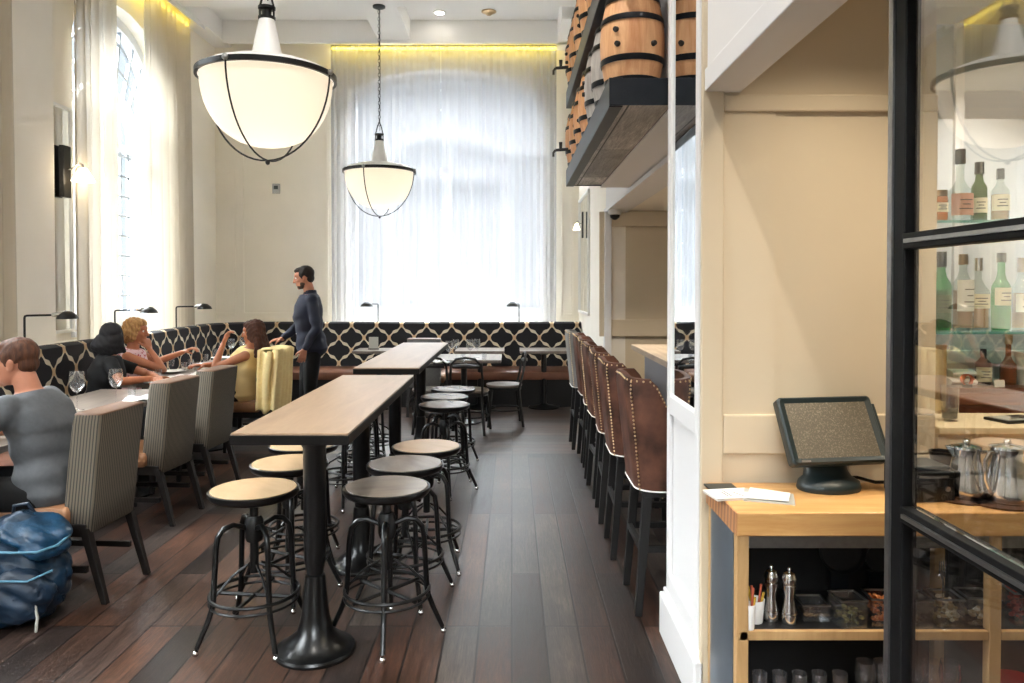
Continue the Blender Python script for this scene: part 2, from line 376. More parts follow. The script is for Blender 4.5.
# right side: pillar, front wall, header over the bar, far wall of the bar
struct(MB().box(.95, 1.15, 7.6, YB, 0, ZC).build('wall_right', M['wall']))
struct(MB().box(.95, 1.15, 3.3, 7.6, 2.32, ZC).build('wall_right_header', M['wall_white']))
struct(MB().box(1.15, 3.45, 7.6, 7.8, 0, ZC).build('wall_bar_end', M['tan_wall']))
struct(MB().box(1.15, 3.45, 3.45, 7.6, 2.32, 2.45).build('ceiling_bar', M['wall']))
struct(MB().box(.7005,.951,2.712,2.7205,0,ZC).build('wall_pillar_front', M['tan_wall']))
b = MB().box(.70, .95, 2.72, 3.3, 0, ZC); b.build('wall_pillar', M['wall_white'])['kind'] = 'structure'
b = MB().box(.66, .70, 2.70, 3.34, 0, .19); b.box(.675, .70, 2.71, 3.33, .19, .215)
struct(b.build('baseboard_pillar', M['wall_white'], bevel=.008))
struct(MB().box(.71, .951, 3.3, 6.05, 2.35, ZC).build('wall_bulkhead', M['wall_white']))
# raised frame on the pillar face around the mirror and lower panel
b = MB().box(.682, .70, 2.745, 2.80, .215, ZC); b.box(.682, .70, 3.24, 3.295, .215, ZC); b.box(.682, .70, 2.80, 3.24, .215, .30); b.box(.682,.70,2.80,3.24,1.0,1.08)
struct(b.build('trim_pillar', M['wall_white'], bevel=.005))
struct(MB().box(.95, 1.53, 2.72, 2.86, 0, ZC).build('wall_alcove', M['tan_wall']))
struct(MB().box(1.45, 1.53, 2.86, 3.45, 0, ZC).build('wall_alcove_return', M['tan_wall']))
# header wall running on toward the camera over the station
struct(MB().box(.70, .82, -2.2, 2.72, 2.25, ZC).build('wall_station_header', M['wall_white']))
b = MB().box(.69, .705, -2.2, 2.70, 2.25, 2.33); struct(b.build('trim_header', M['wall_white'], bevel=.004))
struct(MB().box(3.45, 3.6, -2.2, 11, 0, ZC).build('wall_far_right', M['tan_wall']))
# panel mouldings of the alcove wall
def frame2(name, mat, u0, u1, v0, v1, w0, w1, wd, ax, bevel=.004):
    return struct(MB().plate([rect(u0,u1,v0,v1), rect(u0+wd,u1-wd,v0+wd,v1-wd)], w0, w1, ax).build(name, mat, bevel=bevel))
xa0, xa1 = at(700, 2.72), 1.53
b = MB()
zt, zm1, zm2, zb = hz(112, 2.7), hz(415, 2.7), hz(455, 2.7), .3
b.box(xa0, at(724,2.7), 2.70, 2.72, 0, ZC); b.box(at(724,2.7), xa1, 2.70, 2.72, hz(112,2.7), hz(95,2.7)); b.box(at(724,2.7), xa1, 2.70, 2.72, zm2, zm1); b.box(at(897,2.7), xa1, 2.70, 2.72, 0, zm2)
b.box(at(897,2.7), xa1, 2.70, 2.72, zm1, hz(112,2.7))
struct(b.build('trim_alcove', M['tan_wall'], bevel=.006))

# ceiling beams
b = MB()
b.box(XL, at(233,YB), -2.2, YB, ZB, ZC)                    # along the left wall
b.box(-1.83, -1.39, -2.2, YB, ZB, ZC)
struct(b.build('ceiling_beam', M['ceiling']))
for y0, y1 in ((8.42, 9.1), (4.5, 5.2), (.7, 1.4)):
    struct(MB().box(XL, .95, y0, y1, ZB-.002, ZC).build('ceiling_beam_cross', M['ceiling']))
struct(MB().box(-3.96, .95, 10.32, 10.37, ZB-.04, ZC).build('trim_pelmet', M['ceiling'], bevel=.004))
struct(MB().box(-4.0, -3.97, 3.2, 9.75, ZB-.06, ZC).build('trim_pelmet_left', M['ceiling']))
struct(MB().box(.62, .95, 9.4, YB, ZB-.04, ZC).build('trim_beam_right', M['ceiling']))
# pilasters and wall mouldings
struct(MB().box(XL, XL+.09, 6.2, 6.76, 0, ZB).build('trim_pilaster', M['wall'], bevel=.01))
b = MB()
def bframe(x0, x1, z0, z1, wd=.035):
    b.plate([rect(x0,x1,z0,z1), rect(x0+wd,x1-wd,z0+wd,z1-wd)], YB-.018, YB, AX['back'])
bframe(at(213,YB), at(236,YB), 1.15, 3.2); bframe(at(242,YB), at(329,YB), 1.15, 4.5)
bframe(at(561,YB), at(573,YB), 1.15, 4.3, .02)
struct(b.build('trim_wall_panel', M['wall'], bevel=.004))
struct(MB().box(-3.9, -2.6, YB-.06, YB, 4.62, 4.68).build('trim_picture_rail', M['wall'], bevel=.01))
# bar opening: post edge, panel moulding of its far wall
b = MB().box(.93, 1.0, 7.53, 7.62, 0, 2.34); b.box(.93, 1.16, 3.3, 7.62, 2.30, 2.34)
struct(b.build('trim_bar_opening', M['wall_white'], bevel=.006))
b = MB(); x0, x1 = at(611, 7.58), 2.6
b.plate([rect(x0-.12, x1+.2, 1.05, 2.31), rect(x0, x1, 1.22, 2.16)], 7.56, 7.6, AX['back'])
struct(b.build('trim_bar_panel', M['tan_wall'], bevel=.008))

# ---- windows: deep arched reveal, white timber frame, inner arched casement, fanlight bars
M['lead'] = P('leaded_bars', '#a9b0b8', .5)
def window(name, u0, u1, z0, spring, apex, wa, wb, ax, lattice):
    """wa inner / wb outer side of the frame along the wall's normal"""
    fr = MB(); d = .11; w = (wa+wb)/2; lo, hi = min(wa,wb), max(wa,wb)
    fr.plate([arch(u0,u1,z0,spring,apex), arch(u0+d,u1-d,z0+d,spring,apex-d)], lo, hi, ax)
    c = (u0+u1)/2; half = (u1-u0)/2
    tz = z0 + (spring-z0)*.80
    iw = half*.56
    # heavy inner arch, piers and transom
    fr.plate([arch(c-iw-.12, c+iw+.12, z0+.02, tz-.1, tz+.34), arch(c-iw, c+iw, z0+.13, tz-.12, tz+.22)], lo+.004, hi-.004, ax)
    for s in (-1, 1):
        fr.plate([rect(*sorted((c+s*(iw+.1), c+s*(half-.05))), tz+.02, tz+.12)], lo+.006, hi-.006, ax)
    fr.plate([rect(c-.05, c+.05, z0+.05, tz+.3)], lo+.01, hi-.01, ax)
    fr.plate([rect(c-iw, c+iw, tz-.32, tz-.24)], lo+.01, hi-.01, ax)
    fo = fr.build(name + '_frame', M['window_frame']); struct(fo)
    m = MB(); t = .012; m2 = w
    n = 8
    for i in range(1, n):
        a = pi*i/n; e = (c + (half-d)*cos(a), spring + (apex-d-spring)*sin(a))
        s_ = (c + (iw)*cos(a), tz+.05 + .3*sin(a))
        dx, dz = e[0]-s_[0], e[1]-s_[1]; L = sqrt(dx*dx+dz*dz); nx, nz = -dz/L*t, dx/L*t
        m.plate([[(s_[0]+nx,s_[1]+nz),(s_[0]-nx,s_[1]-nz),(e[0]-nx,e[1]-nz),(e[0]+nx,e[1]+nz)]], m2-.02, m2+.02, ax)
    for k in (.35, .7):
        inner = arch(u0+half*(.5-.4*k), u1-half*(.5-.4*k), tz+.2, tz+.3, tz+.3+(apex-tz-.3)*k)[2:]
        outer = [(x, z+.025) for x, z in inner]
        m.plate([inner + outer[::-1]], m2-.015, m2+.015, ax)
    k = .16 if lattice else .34
    z = z0+.1
    while z < tz-.34:
        for s in (-1, 1): m.plate([rect(*sorted((c+s*.05, c+s*iw)), z, z+.02)], m2-.01, m2+.01, ax)
        z += k*1.4
    for s in (-1, 1):
        q = k
        while q < iw-.03:
            m.plate([rect(c+s*q-.011, c+s*q+.011, z0+.1, tz+.1)], m2-.01, m2+.01, ax); q += k
    struct(m.build(name + '_bars', M['lead'] if lattice else M['window_frame']))
    struct(MB().plate([arch(u0+d,u1-d,z0+d,spring,apex-d)], w-.004, w+.004, ax).build(name + '_pane', M['window_glass']))
    sill = MB().plate([rect(u0-.06, u1+.06, z0-.05, z0)], lo-.05 if ax is AX['back'] else wb, hi if ax is AX['back'] else wa+.2, ax)
    struct(sill.build(name + '_sill', M['window_frame']))
window('window_1', -2.35, .47, 1.12, 4.1, 4.62, YB+.16, YB+.26, AX['back'], False)
window('window_2', 7.2, 9.1, 1.12, 3.95, 4.55, XL-.16, XL-.26, AX['left'], True)
window('window_3', 3.7, 5.6, 1.12, 3.95, 4.55, XL-.16, XL-.26, AX['left'], True)  # out of view behind the left-edge curtain, added for daylight on the tables

# ---- curtains
def drape(name, mat, p0, p1, z0, z1, pleats, amp, label, gather=0, group='sheer curtains at the windows', seed=0, parent=None):
    R = random.Random(seed); n = int(pleats*10); v = []; f = []; rows = 14
    d = Vector((p1[0]-p0[0], p1[1]-p0[1])); L = d.length; d.normalize(); nr = Vector((-d.y, d.x))
    ph = [R.uniform(-.5,.5) for _ in range(int(pleats)+3)]; am = [R.uniform(.55,1.25) for _ in range(int(pleats)+3)]
    for r in range(rows+1):
        t = r/rows; z = z1 + (z0-z1)*t
        for i in range(n+1):
            s = i/n; k = s*pleats; ki = int(k); fr_ = k-ki
            pp = ph[ki]*(1-fr_)+ph[ki+1]*fr_; aa = am[ki]*(1-fr_)+am[ki+1]*fr_
            a = amp*aa*(.55+.45*t)
            off = a*sin(2*pi*k + pp*(1+.4*t)) + amp*.25*sin(7*s*pi + 2*t)
            q = s*L*(1-gather*t) + amp*.5*sin(4*pi*k+pp)*.4
            p = Vector((p0[0],p0[1])) + d*q + nr*off
            v.append((p.x, p.y, z))
    for r in range(rows):
        for i in range(n):
            a = r*(n+1)+i; f.append((a, a+1, a+n+2, a+n+1))
    m = MB(); m.v = v; m.f = f
    o = m.build(name, mat, parent, smooth=True, angle=0)
    if parent is None: tag(o, label, 'curtain', group)
    return o
drape('sheer_curtain', M['curtain'], (at(332,10.45), 10.45), (at(441,10.45), 10.45), .42, 4.9, 15, .035, 'wide sheer white voile curtain covering left half of the back window', seed=1)
drape('sheer_curtain', M['curtain'], (at(441,10.45), 10.46), (at(556,10.45), 10.45), .42, 4.9, 16, .035, 'wide sheer white voile curtain covering right half of the back window', seed=2)
drape('sheer_curtain', M['curtain_side'], (-4.06, at(80,1)and 7.03), (-4.06, 7.74), 1.05, 4.95, 6, .045, 'cream sheer curtain gathered beside the mirror, on the near side of the arched window', gather=.06, seed=3)
drape('sheer_curtain', M['curtain_side'], (-4.06, 8.34), (-4.06, 9.5), 1.05, 4.95, 9, .045, 'cream sheer curtain gathered at the far side of the arched left window, toward the corner', gather=0, seed=4)
drape('sheer_curtain', M['curtain_side'], (-4.06, 5.35), (-4.06, 6.1), 1.05, 4.95, 6, .045, 'brownish sheer curtain edge at far left of the photo, before the pilaster', seed=5)
# curtain tracks with their yellow strip lights above
for p, nm, lab in (((at(332,10.5),at(556,10.5),10.53,10.56), 0, 'yellow strip light along the top of the back curtains'), ((-4.14,-4.11,7.0,9.6), 1, 'yellow strip light above the curtains of the arched left window'), ((-4.14,-4.11,3.5,6.1), 2, 'yellow strip light above the curtain at the far left edge')):
    t = thing('strip_light', lab, 'strip light', ((p[0]+p[1])/2, (p[2]+p[3])/2, ZB-.06), 0, 'strip lights in the curtain pelmets')
    cx, cy = (p[0]+p[1])/2, (p[2]+p[3])/2
    MB().box(p[0]-cx, p[1]-cx, p[2]-cy, p[3]-cy, .03, .06).build('mounting_rail', M['brushed'], t)
    MB().box(p[0]-cx+.003, p[1]-cx-.003, p[2]-cy+.003, p[3]-cy-.003, 0, .03).build('light_tube', emitter('yellow_tube', '#f5dd55', 4.2), t)
# thermostat and far-left ceiling things
t = thing('thermostat', 'small square thermostat on the cream wall left of the back window', 'thermostat', (at(277,YB), YB, hz(189,YB)))
MB().box(-.055,.055,-.025,0,-.07,.07).build('body', M['brushed'], t, bevel=.006); MB().box(-.03,.03,-.029,-.025,-.01,.04).build('display', M['terminal'], t)
for px, py, lab in ((440, 14, 'recessed ceiling downlight left of the smoke detector'), (502, 3, 'recessed ceiling downlight right of the smoke detector, near the picture top')):
    Y = (ZC-CAM_Z)*F/(287-py); t = thing('ceiling_downlight', lab, 'downlight', (at(px,Y), Y, ZC), 0, 'recessed downlights')
    MB().lathe([(.07,-.012),(.085,-.012),(.085,0),(.07,0)], n=24).build('bezel', M['ceiling'], t, smooth=True)
    MB().lathe([(.06,-.014),(.06,-.013)], n=24).build('lamp_face', emitter('downlight_glow', '#fff4e0', 12), t)
Y = 10.0; t = thing('smoke_detector', 'brass coloured round smoke detector on the recessed ceiling', 'smoke detector', (at(489,Y), Y, ZC))
MB().lathe([(.09,0),(.09,-.015),(.05,-.03),(.03,-.05),(.0,-.05)], n=24).build('body', M['nail'], t, smooth=True); MB().lathe([(.1,0),(.1,-.006)], n=24).build('base_ring', M['nail'], t)

# ---- mirrors with sconces
def sconce(loc, rz, label, back):
    t = thing('wall_sconce', label, 'wall lamp', loc, rz, 'sconces on the mirrors')   # local: wall normal = +X
    MB().box(0, .045, -.06, .06, -.24, .24).build('back_plate', M['black_paint'], t, bevel=.006)
    MB().tube([(.045,0,.02),(.10,0,.03),(.15,0,.08),(.19,0,.06),(.19,0,.02)], .009, 8).build('arm', M['chrome'], t, smooth=True)
    MB().lathe([(.03,.03),(.05,.0),(.085,-.06),(.10,-.09),(.095,-.09),(.08,-.055),(.045,.0)], (.19,0,0), 20, False, False).build('shade', emitter('sconce_shade_glow', '#ffe9c4', 5), t, smooth=True)
    return t
def mirror(name, label, a0, a1, z0, z1, wa, wb, ax, fw=.03):
    t = thing(name, label, 'mirror', (0,0,0))
    MB().plate([rect(a0,a1,z0,z1), rect(a0+fw,a1-fw,z0+fw,z1-fw)], wa, wb, ax).build('frame', M['trim'], t, bevel=.004)
    MB().plate([rect(a0+fw,a1-fw,z0+fw,z1-fw)], wa, wa+(wb-wa)*.4, ax).build('mirror_glass', M['mirror'], t)
    o = t; c = ((a0+a1)/2, z0)
    return t
mirror('wall_mirror', 'tall framed mirror panel on the left wall between pilaster and curtain', 6.80, 7.16, 1.12, 3.24, XL+.001, XL+.03, AX['left'])
sconce((XL+.03, 6.98, 2.62), 0, 'black plated sconce with lit white shade on left wall mirror', None)
mirror('wall_mirror', 'narrow mirror panel on the right wall beside the back window', 9.15, 10.45, 1.2, 2.75, .949, .92, AX['left'])
sconce((.92, 9.7, 2.35), pi, 'small sconce on the narrow mirror right of the back window', None).scale = (.45,.7,.7)
mirror('pillar_mirror', 'tall mirror strip set in the white pillar, reflecting barrels and banquette', 2.80, 3.24, 1.08, ZC-.3, .699, .684, AX['left'], .006)
# security camera under the bar header
t = thing('security_camera', 'small dark dome security camera under the white bar header', 'security camera', (1.0, 7.3, 2.30))
MB().lathe([(.06,0),(.065,-.03),(.055,-.05)], n=20).build('housing', M['trim'], t, smooth=True); MB().lathe([(.05,-.05),(.045,-.075),(.02,-.095),(0,-.1)], n=20).build('dome', M['black_paint'], t, smooth=True)

# ---- light: daylight outside, portals at the windows
w = bpy.data.worlds.new('sky'); SC.world = w; w.use_nodes = True
bg = w.node_tree.nodes['Background']; bg.inputs[1].default_value = 1.0
wn = w.node_tree; tcw = wn.nodes.new('ShaderNodeTexCoord'); sxw = wn.nodes.new('ShaderNodeSeparateXYZ'); mrw = wn.nodes.new('ShaderNodeValToRGB')   # dim street level, bright overcast sky above the roofs
wn.links.new(tcw.outputs['Generated'], sxw.inputs[0]); wn.links.new(sxw.outputs[2], mrw.inputs[0]); e = mrw.color_ramp.elements
e[0].position = .30; e[0].color = (.0135,.0150,.0165,1); e[1].position = .55; e[1].color = (.96,.985,1,1)
mulw = wn.nodes.new('ShaderNodeVectorMath'); mulw.operation = 'SCALE'; mulw.inputs['Scale'].default_value = 21; wn.links.new(mrw.outputs[0], mulw.inputs[0]); wn.links.new(mulw.outputs[0], bg.inputs[0])
def portal(loc, rot, sx, sy):
    l = bpy.data.lights.new('window_portal', 'AREA'); l.shape = 'RECTANGLE'; l.size = sx; l.size_y = sy; l.cycles.is_portal = True
    o = bpy.data.objects.new('window_portal', l); COL.objects.link(o); o.location = loc; o.rotation_euler = rot
portal((-.94, YB+.36, 2.87), (-pi/2, 0, 0), 2.9, 3.6)
for y in (8.15, 4.65, 1.15): portal((XL-.36, y, 2.85), (0, -pi/2, 0), 3.6, 2.0)

for x in (-.35,): portal((x, -2.51, 2.7), (pi/2, 0, 0), 1.9, 3.5)
window('window_fill_5', .2, 2.1, 1.12, 3.95, 4.55, XL-.16, XL-.26, AX['left'], True); window('window_fill_4', -1.2, .5, 1.0, 3.6, 4.4, -2.4, -2.3, AX['back'], False)  # both unseen, added to let in fill daylight from left and rear
# ================================================================ BANQUETTE
def banquette():
    path = [(-3.60, 3.0)]
    for i in range(1, 30): path.append((-3.60 - .30*i/30, 3.0 + 6.55*i/30))
    c = (-3.30, 9.6); r = .6
    for i in range(0, 13):
        a = pi - (pi/2)*i/12; path.append((c[0] + r*cos(a), c[1] + r*sin(a)))
    for i in range(1, 26): path.append((-3.30 + (.94+3.30)*i/25, 10.2))
    t = thing('banquette', 'long corner banquette with black and cream ogee patterned back, along left and back walls', 'banquette', (0,0,0))
    nrm = []
    for i, p in enumerate(path):
        a = Vector(path[max(0,i-1)]); b = Vector(path[min(len(path)-1,i+1)]); d = (b-a).normalized(); nrm.append(Vector((d.y, -d.x)))   # towards the room
    s = [0]
    for a, b in zip(path, path[1:]): s.append(s[-1] + (Vector(a)-Vector(b)).length)
    def sweep(name, prof, mat, uvs=False, close=True, bevel=0):
        n = len(prof); v = []; f = []; uv = []
        for (x, y), nn in zip(path, nrm):
            for o_, z in prof: v.append((x + nn.x*o_, y + nn.y*o_, z))
        for i in range(len(path)-1):
            for j in range(n if close else n-1):
                j2 = (j+1) % n; f.append((i*n+j, i*n+j2, (i+1)*n+j2, (i+1)*n+j))
        if close: f.append(tuple(range(n))); f.append(tuple(reversed(range((len(path)-1)*n, len(path)*n))))
        m = MB(); m.v = v; m.f = f; o = m.build(name, mat, t, smooth=True, angle=40, bevel=bevel)
        if uvs:
            lay = o.data.uv_layers.new(name='cloth'); dist = [0]
            for (a, b), (c_, d) in zip(prof, prof[1:]): dist.append(dist[-1] + sqrt((a-c_)**2+(b-d)**2))
            for l in o.data.loops:
                i, j = divmod(l.vertex_index, n); lay.data[l.index].uv = (s[i], prof[j][1])
        return o
    sweep('backrest', [(.06,.44),(.035,.75),(.03,1.0),(.02,1.055),(-.02,1.075),(-.09,1.075),(-.12,1.06),(-.12,.44)], M['fabric'], True)
    sweep('seat', [(.02,.36),(.60,.36),(.62,.40),(.61,.455),(.57,.475),(.02,.48)], M['seat_leather'])
    sweep('base', [(.0,0),(.54,0),(.56,.36),(.0,.36)], M['ebony'])
    return t
banquette()
# ledge between banquette and walls
b = MB(); b.plate([[(-4.2,3.0),(-3.72,3.0),(-4.02,9.6),(-3.9,10.1),(-3.3,10.32),(.95,10.32),(.95,10.65),(-4.2,10.65)]], .9, 1.05, lambda u,v,w: (u,v,w))
struct(b.build('trim_ledge', M['wall'], bevel=.01))

# ================================================================ READING LAMPS on the ledge
def reading_lamp(loc, rz, label):
    t = thing('reading_lamp', label, 'lamp', loc, rz, 'black swing-arm reading lamps on the banquette ledge')
    MB().lathe([(.05,0),(.05,.012),(.02,.02)], n=20).build('base', M['black_metal'], t, smooth=True)
    MB().tube([(0,0,.01),(0,0,.245),(.004,0,.26),(.02,0,.265),(.24,0,.27)], .009, 8).build('arm', M['black_metal'], t, smooth=True)
    MB().lathe([(.0,.035),(.03,.03),(.07,0),(.085,-.03),(.078,-.03),(.062,0),(.0,.02)], (.34,0,.268), 20, False, False).build('shade', M['black_metal'], t, smooth=True)
    MB().cyl((.22,0,.27), (.33,0,.287), .018, .022).build('socket', M['chrome'], t, smooth=True)
    return t
l0 = reading_lamp((-4.0, 6.15, 1.05), radians(4), 'black reading lamp beside the pilaster, nearest of the three on the left ledge')
dup(l0, (-4.0, 7.55, 1.05), radians(2), 'black reading lamp behind the two women, before the near curtain')
dup(l0, (-4.0, 8.93, 1.05), 0, 'black reading lamp before the far left curtain, third along the left ledge')
dup(l0, (at(378,10.38), 10.38, 1.05), radians(-106), 'small black reading lamp before the left half of the back curtains')
dup(l0, (at(519,10.38), 10.38, 1.05), radians(-106), 'small black reading lamp before the right half of the back curtains')

# ================================================================ BAR-HEIGHT TABLES
def pedestal(t, x, y, H):
    MB().lathe([(.0,0),(.168,0),(.17,.012),(.165,.022),(.14,.03),(.12,.05),(.075,.09),(.058,.16),(.045,.30),(.042,.33),(.03,.335)], (x,y,0), 32).build('pedestal_base', M['black_paint'], t, smooth=True)
    MB().lathe([(.034,.33),(.046,.40),(.048,H-.12),(.06,H-.10),(.06,H-.05)], (x,y,0), 20).build('post', M['black_metal'], t, smooth=True)
def high_table(y0, y1, peds, label, xs=(-1.06,-.615)):
    xc = (xs[0]+xs[1])/2; t = thing('high_table', label, 'table', (xc, y0, 0), 0, 'long bar-height tables with pedestal legs')
    w = (xs[1]-xs[0])/2
    MB().box(-w, w, 0, y1-y0, .968, 1.0).build('tabletop', M['table_top'], t, bevel=.004)
    MB().plate([rect(-w-.003,w+.003,-.003,y1-y0+.003), rect(-w+.012,w-.012,.012,y1-y0-.012)], .955, .9925, lambda u,v,w_: (u,v,w_)).build('edge_band', M['table_edge'], t, bevel=.003)
    for p in peds: pedestal(t, 0, p-y0, .99)
    MB().box(-.05, .05, .2, y1-y0-.2, .93, .962).build('rail', M['black_metal'], t, bevel=.003)
    return t
high_table(2.81, 4.68, (3.17, 4.15), 'long narrow wooden bar table in front, with round black pedestal base near the camera')
high_table(5.10, 7.42, (5.48, 7.05), 'pale topped long bar table farther back, behind the front bar table', (-1.08,-.635))

# ================================================================ STOOLS
def stool(seat_mat, label, loc, rz):
    t = thing('swivel_stool', label, 'stool', loc, rz, 'industrial swivel stools at the high tables')
    H = .67
    MB().lathe([(.0,H-.012),(.176,H-.012),(.184,H-.006),(.180,H),(.0,H+.002)], n=40).build('seat', seat_mat, t, smooth=True, angle=50)
    MB().lathe([(.05,H-.05),(.15,H-.045),(.182,H-.034),(.192,H-.02),(.192,H-.004),(.184,H-.001),(.182,H-.012),(.10,H-.02)], n=40).build('seat_pan', M['black_paint'], t, smooth=True, angle=50)
    MB().cyl((0,0,.30),(0,0,H-.04), .019, .019, 12).build('screw_post', M['black_metal'], t, smooth=True)
    MB().lathe([(.0,.44),(.034,.44),(.04,.46),(.04,.53),(.03,.55),(.02,.55)], n=16).build('hub', M['black_metal'], t, smooth=True)
    for k in range(4):
        a = k*pi/2; q = lambda r, z: (r*cos(a), r*sin(a), z)
        g = MB().tube([q(.03,.50),q(.09,.525),q(.13,.515),q(.155,.485),q(.163,.44),q(.170,.32),q(.176,.215),q(.182,.18),q(.20,.13),q(.245,.03)], [.011,.012,.0125,.0125,.0125,.0125,.0125,.0125,.012,.011], 10).build('leg', M['black_paint'], t, smooth=True)
        MB().ball(q(.249,.014), (.014,.014,.014), 10, 8).build('foot_cap', M['chrome'], g, smooth=True)
        MB().tube([q(.03,.34),q(.10,.30),q(.176,.225)], .006, 6).build('brace', M['black_metal'], t, smooth=True)
    b = MB().torus((0,0,.215), .187, .008, 36, 8); b.torus((0,0,.185), .187, .006, 36, 6)
    for a in (pi/4, 3*pi/4): b.tube([(.185*cos(a),.185*sin(a),.2),(0,0,.2),(-.185*cos(a),-.185*sin(a),.2)], .009, 6)
    b.build('foot_ring', M['black_metal'], t, smooth=True)
    MB().cyl((.04,0,.49),(.075,-.02,.475), .007).build('swivel_lever', M['black_metal'], t, smooth=True)
    return t
s0 = stool(M['stool_seat'], 'blond seated swivel stool nearest on the left of the front bar table', (-1.13, 3.27, 0), radians(38))
dup(s0, (-1.12, 3.76, 0), radians(20), 'blond seated swivel stool left of the front table, directly behind the nearest one')
dup(s0, (-1.17, 4.2, 0), radians(55), 'blond seated swivel stool left of the front table, mostly tucked under the tabletop')
s1 = stool(M['stool_seat_grey'], 'grey seated swivel stool nearest on the right of the front bar table', (-.555, 3.31, 0), radians(-88+3))
dup(s1, (-.535, 3.74, 0), radians(25), 'grey seated swivel stool, second on the right of the front bar table')
dup(s0, (-.475, 4.15, 0), radians(50), 'swivel stool third on the right side of the front bar table')
dup(s1, (-.51, 5.64, 0), radians(15), 'swivel stool at right front corner of the far bar table')
dup(s1, (-.545, 6.05, 0), radians(60), 'swivel stool right of the far bar table, close behind the corner one')
dup(s1, (-.51, 6.5, 0), radians(35), 'swivel stool farthest on the right of the far bar table')
dup(s0, (-1.2, 5.35, 0), radians(10), 'swivel stool left of the far bar table, its seat hidden under the front table')
dup(s0, (-1.2, 5.95, 0), radians(52), 'swivel stool second on the left of the far bar table')
dup(s0, (-1.2, 6.6, 0), radians(30), 'swivel stool farthest on the left of the far bar table')

# ================================================================ DINING TABLES on the left
def dining_table(x0, x1, y0, y1, label, top='grey_top', legs=True, z=.75, grp='low dining tables along the banquette'):
    xc, yc = (x0+x1)/2, (y0+y1)/2; t = thing('dining_table', label, 'table', (xc, yc, 0), 0, grp)
    w, d = (x1-x0)/2, (y1-y0)/2
    MB().box(-w, w, -d, d, z-.035, z).build('tabletop', M[top], t, bevel=.004)
    if d > w*1.3: ys = (-d+.3, d-.3)
    else: ys = (0,)
    for y in ys:
        MB().lathe([(0,0),(.2,0),(.2,.015),(.06,.04),(.035,.06)], (0,y,0), 24).build('pedestal_base', M['black_metal'], t, smooth=True)
        MB().lathe([(.035,.05),(.035,z-.07),(.09,z-.036)], (0,y,0), 16).build('post', M['black_metal'], t, smooth=True)
    return t
dining_table(-3.2, -2.56, 3.2, 4.3, 'grey dining table under the seated man, mostly beyond the left edge')
dining_table(-3.22, -2.56, 4.72, 5.86, 'grey dining table with two wine glasses, in front of the black-haired woman')
dining_table(-3.27, -2.6, 6.2, 7.5, 'dining table crowded with tumblers and plates before the blonde woman')
dining_table(-3.3, -2.62, 7.7, 8.9, 'dining table at the corner beside the woman in yellow')
dining_table(-.98, -.12, 8.2, 8.95, 'pale dining table set with wine glasses behind the far bar table', grp='small tables before the back banquette')
dining_table(-2.0, -1.4, 9.35, 9.85, 'small dark-edged table before the back banquette, right of the standing man', grp='small tables before the back banquette')
dining_table(-.72, -.1, 9.35, 9.9, 'small table before the back banquette, centre of the three', grp='small tables before the back banquette')
dining_table(.1, .72, 9.35, 9.9, 'small table before the back banquette, closest to the right wall', grp='small tables before the back banquette')

# ================================================================ DINING CHAIRS (tall slab backs in ticking stripe)
M['dark_wood_welt'] = P('brown_leather_welt', '#6a4c38', .5)
def dining_chair(loc, rz, label, fabric='ticking', grp='striped high-back dining chairs'):
    t = thing('dining_chair', label, 'chair', loc, rz, grp)      # faces local +Y
    def sec(z, y0, y1, w):
        pts = []
        for sx, sy in ((-1,-1),(1,-1),(1,1),(-1,1)):
            cx, cy = sx*(w-.02), (y0+.02 if sy < 0 else y1-.02)
            a0 = {(-1,-1): pi, (1,-1): -pi/2, (1,1): 0, (-1,1): pi/2}[(sx,sy)]
            for k in range(4): a = a0 + k*pi/6; pts.append((cx+.02*cos(a), cy+.02*sin(a), z))
        return pts
    rs = [sec(z, y0, y1, w) for z, y0, y1, w in ((.34,-.215,-.08,.18),(.35,-.222,-.07,.192),(.5,-.24,-.085,.195),(.7,-.258,-.105,.197),(.88,-.278,-.13,.2),(.925,-.283,-.14,.197))]
    MB().rings(rs).build('backrest', M[fabric], t, smooth=True, angle=50)
    MB().rings([sec(.925,-.2845,-.1385,.1985), sec(.932,-.283,-.142,.196), sec(.936,-.275,-.15,.187)]).build('top_welt', M['dark_wood_welt'], t, smooth=True)
    MB().rings([sec(.385,-.11,.24,.22), sec(.395,-.12,.25,.228), sec(.445,-.12,.255,.23), sec(.472,-.11,.24,.22), sec(.476,-.09,.2,.18)]).build('seat', M['tan_leather'], t, smooth=True, angle=60)
    MB().plate([rect(-.205,.205,-.2,.225), rect(-.18,.18,-.175,.2)], .33, .39, lambda u,v,w: (u,v,w)).build('seat_rail', M['dark_wood'], t, bevel=.003)
    for sx in (-1, 1):
        MB().bar((sx*.19,.21,0),(sx*.185,.2,.34), .028,.042).build('leg', M['dark_wood'], t, bevel=.003)
        MB().bar((sx*.19,-.29,0),(sx*.185,-.19,.37), .03,.042).build('leg', M['dark_wood'], t, bevel=.003)
        MB().box(sx*.187-.01, sx*.187+.01, -.2, .2, .15, .18).build('stretcher', M['dark_wood'], t)
    return t
c0 = dining_chair((-2.27, 3.85, 0), radians(87), 'striped high-back dining chair the grey-shirted man sits on')
dup(c0, (-2.47, 5.05, 0), radians(85), 'empty striped high-back chair, the one directly behind the man\'s chair')
dup(c0, (-2.46, 5.74, 0), radians(85), 'empty striped high-back chair next before the woman in yellow')
cy = dup(c0, (-2.47, 7.17, 0), radians(90), 'high-back chair of the woman in yellow, a pale yellow cardigan hanging over it')
c1 = dining_chair((at(427,9.3), 9.2, 0), 0, 'brown-grey upholstered chair back seen beyond the far bar table', 'grey_fabric', 'chairs around the back tables')
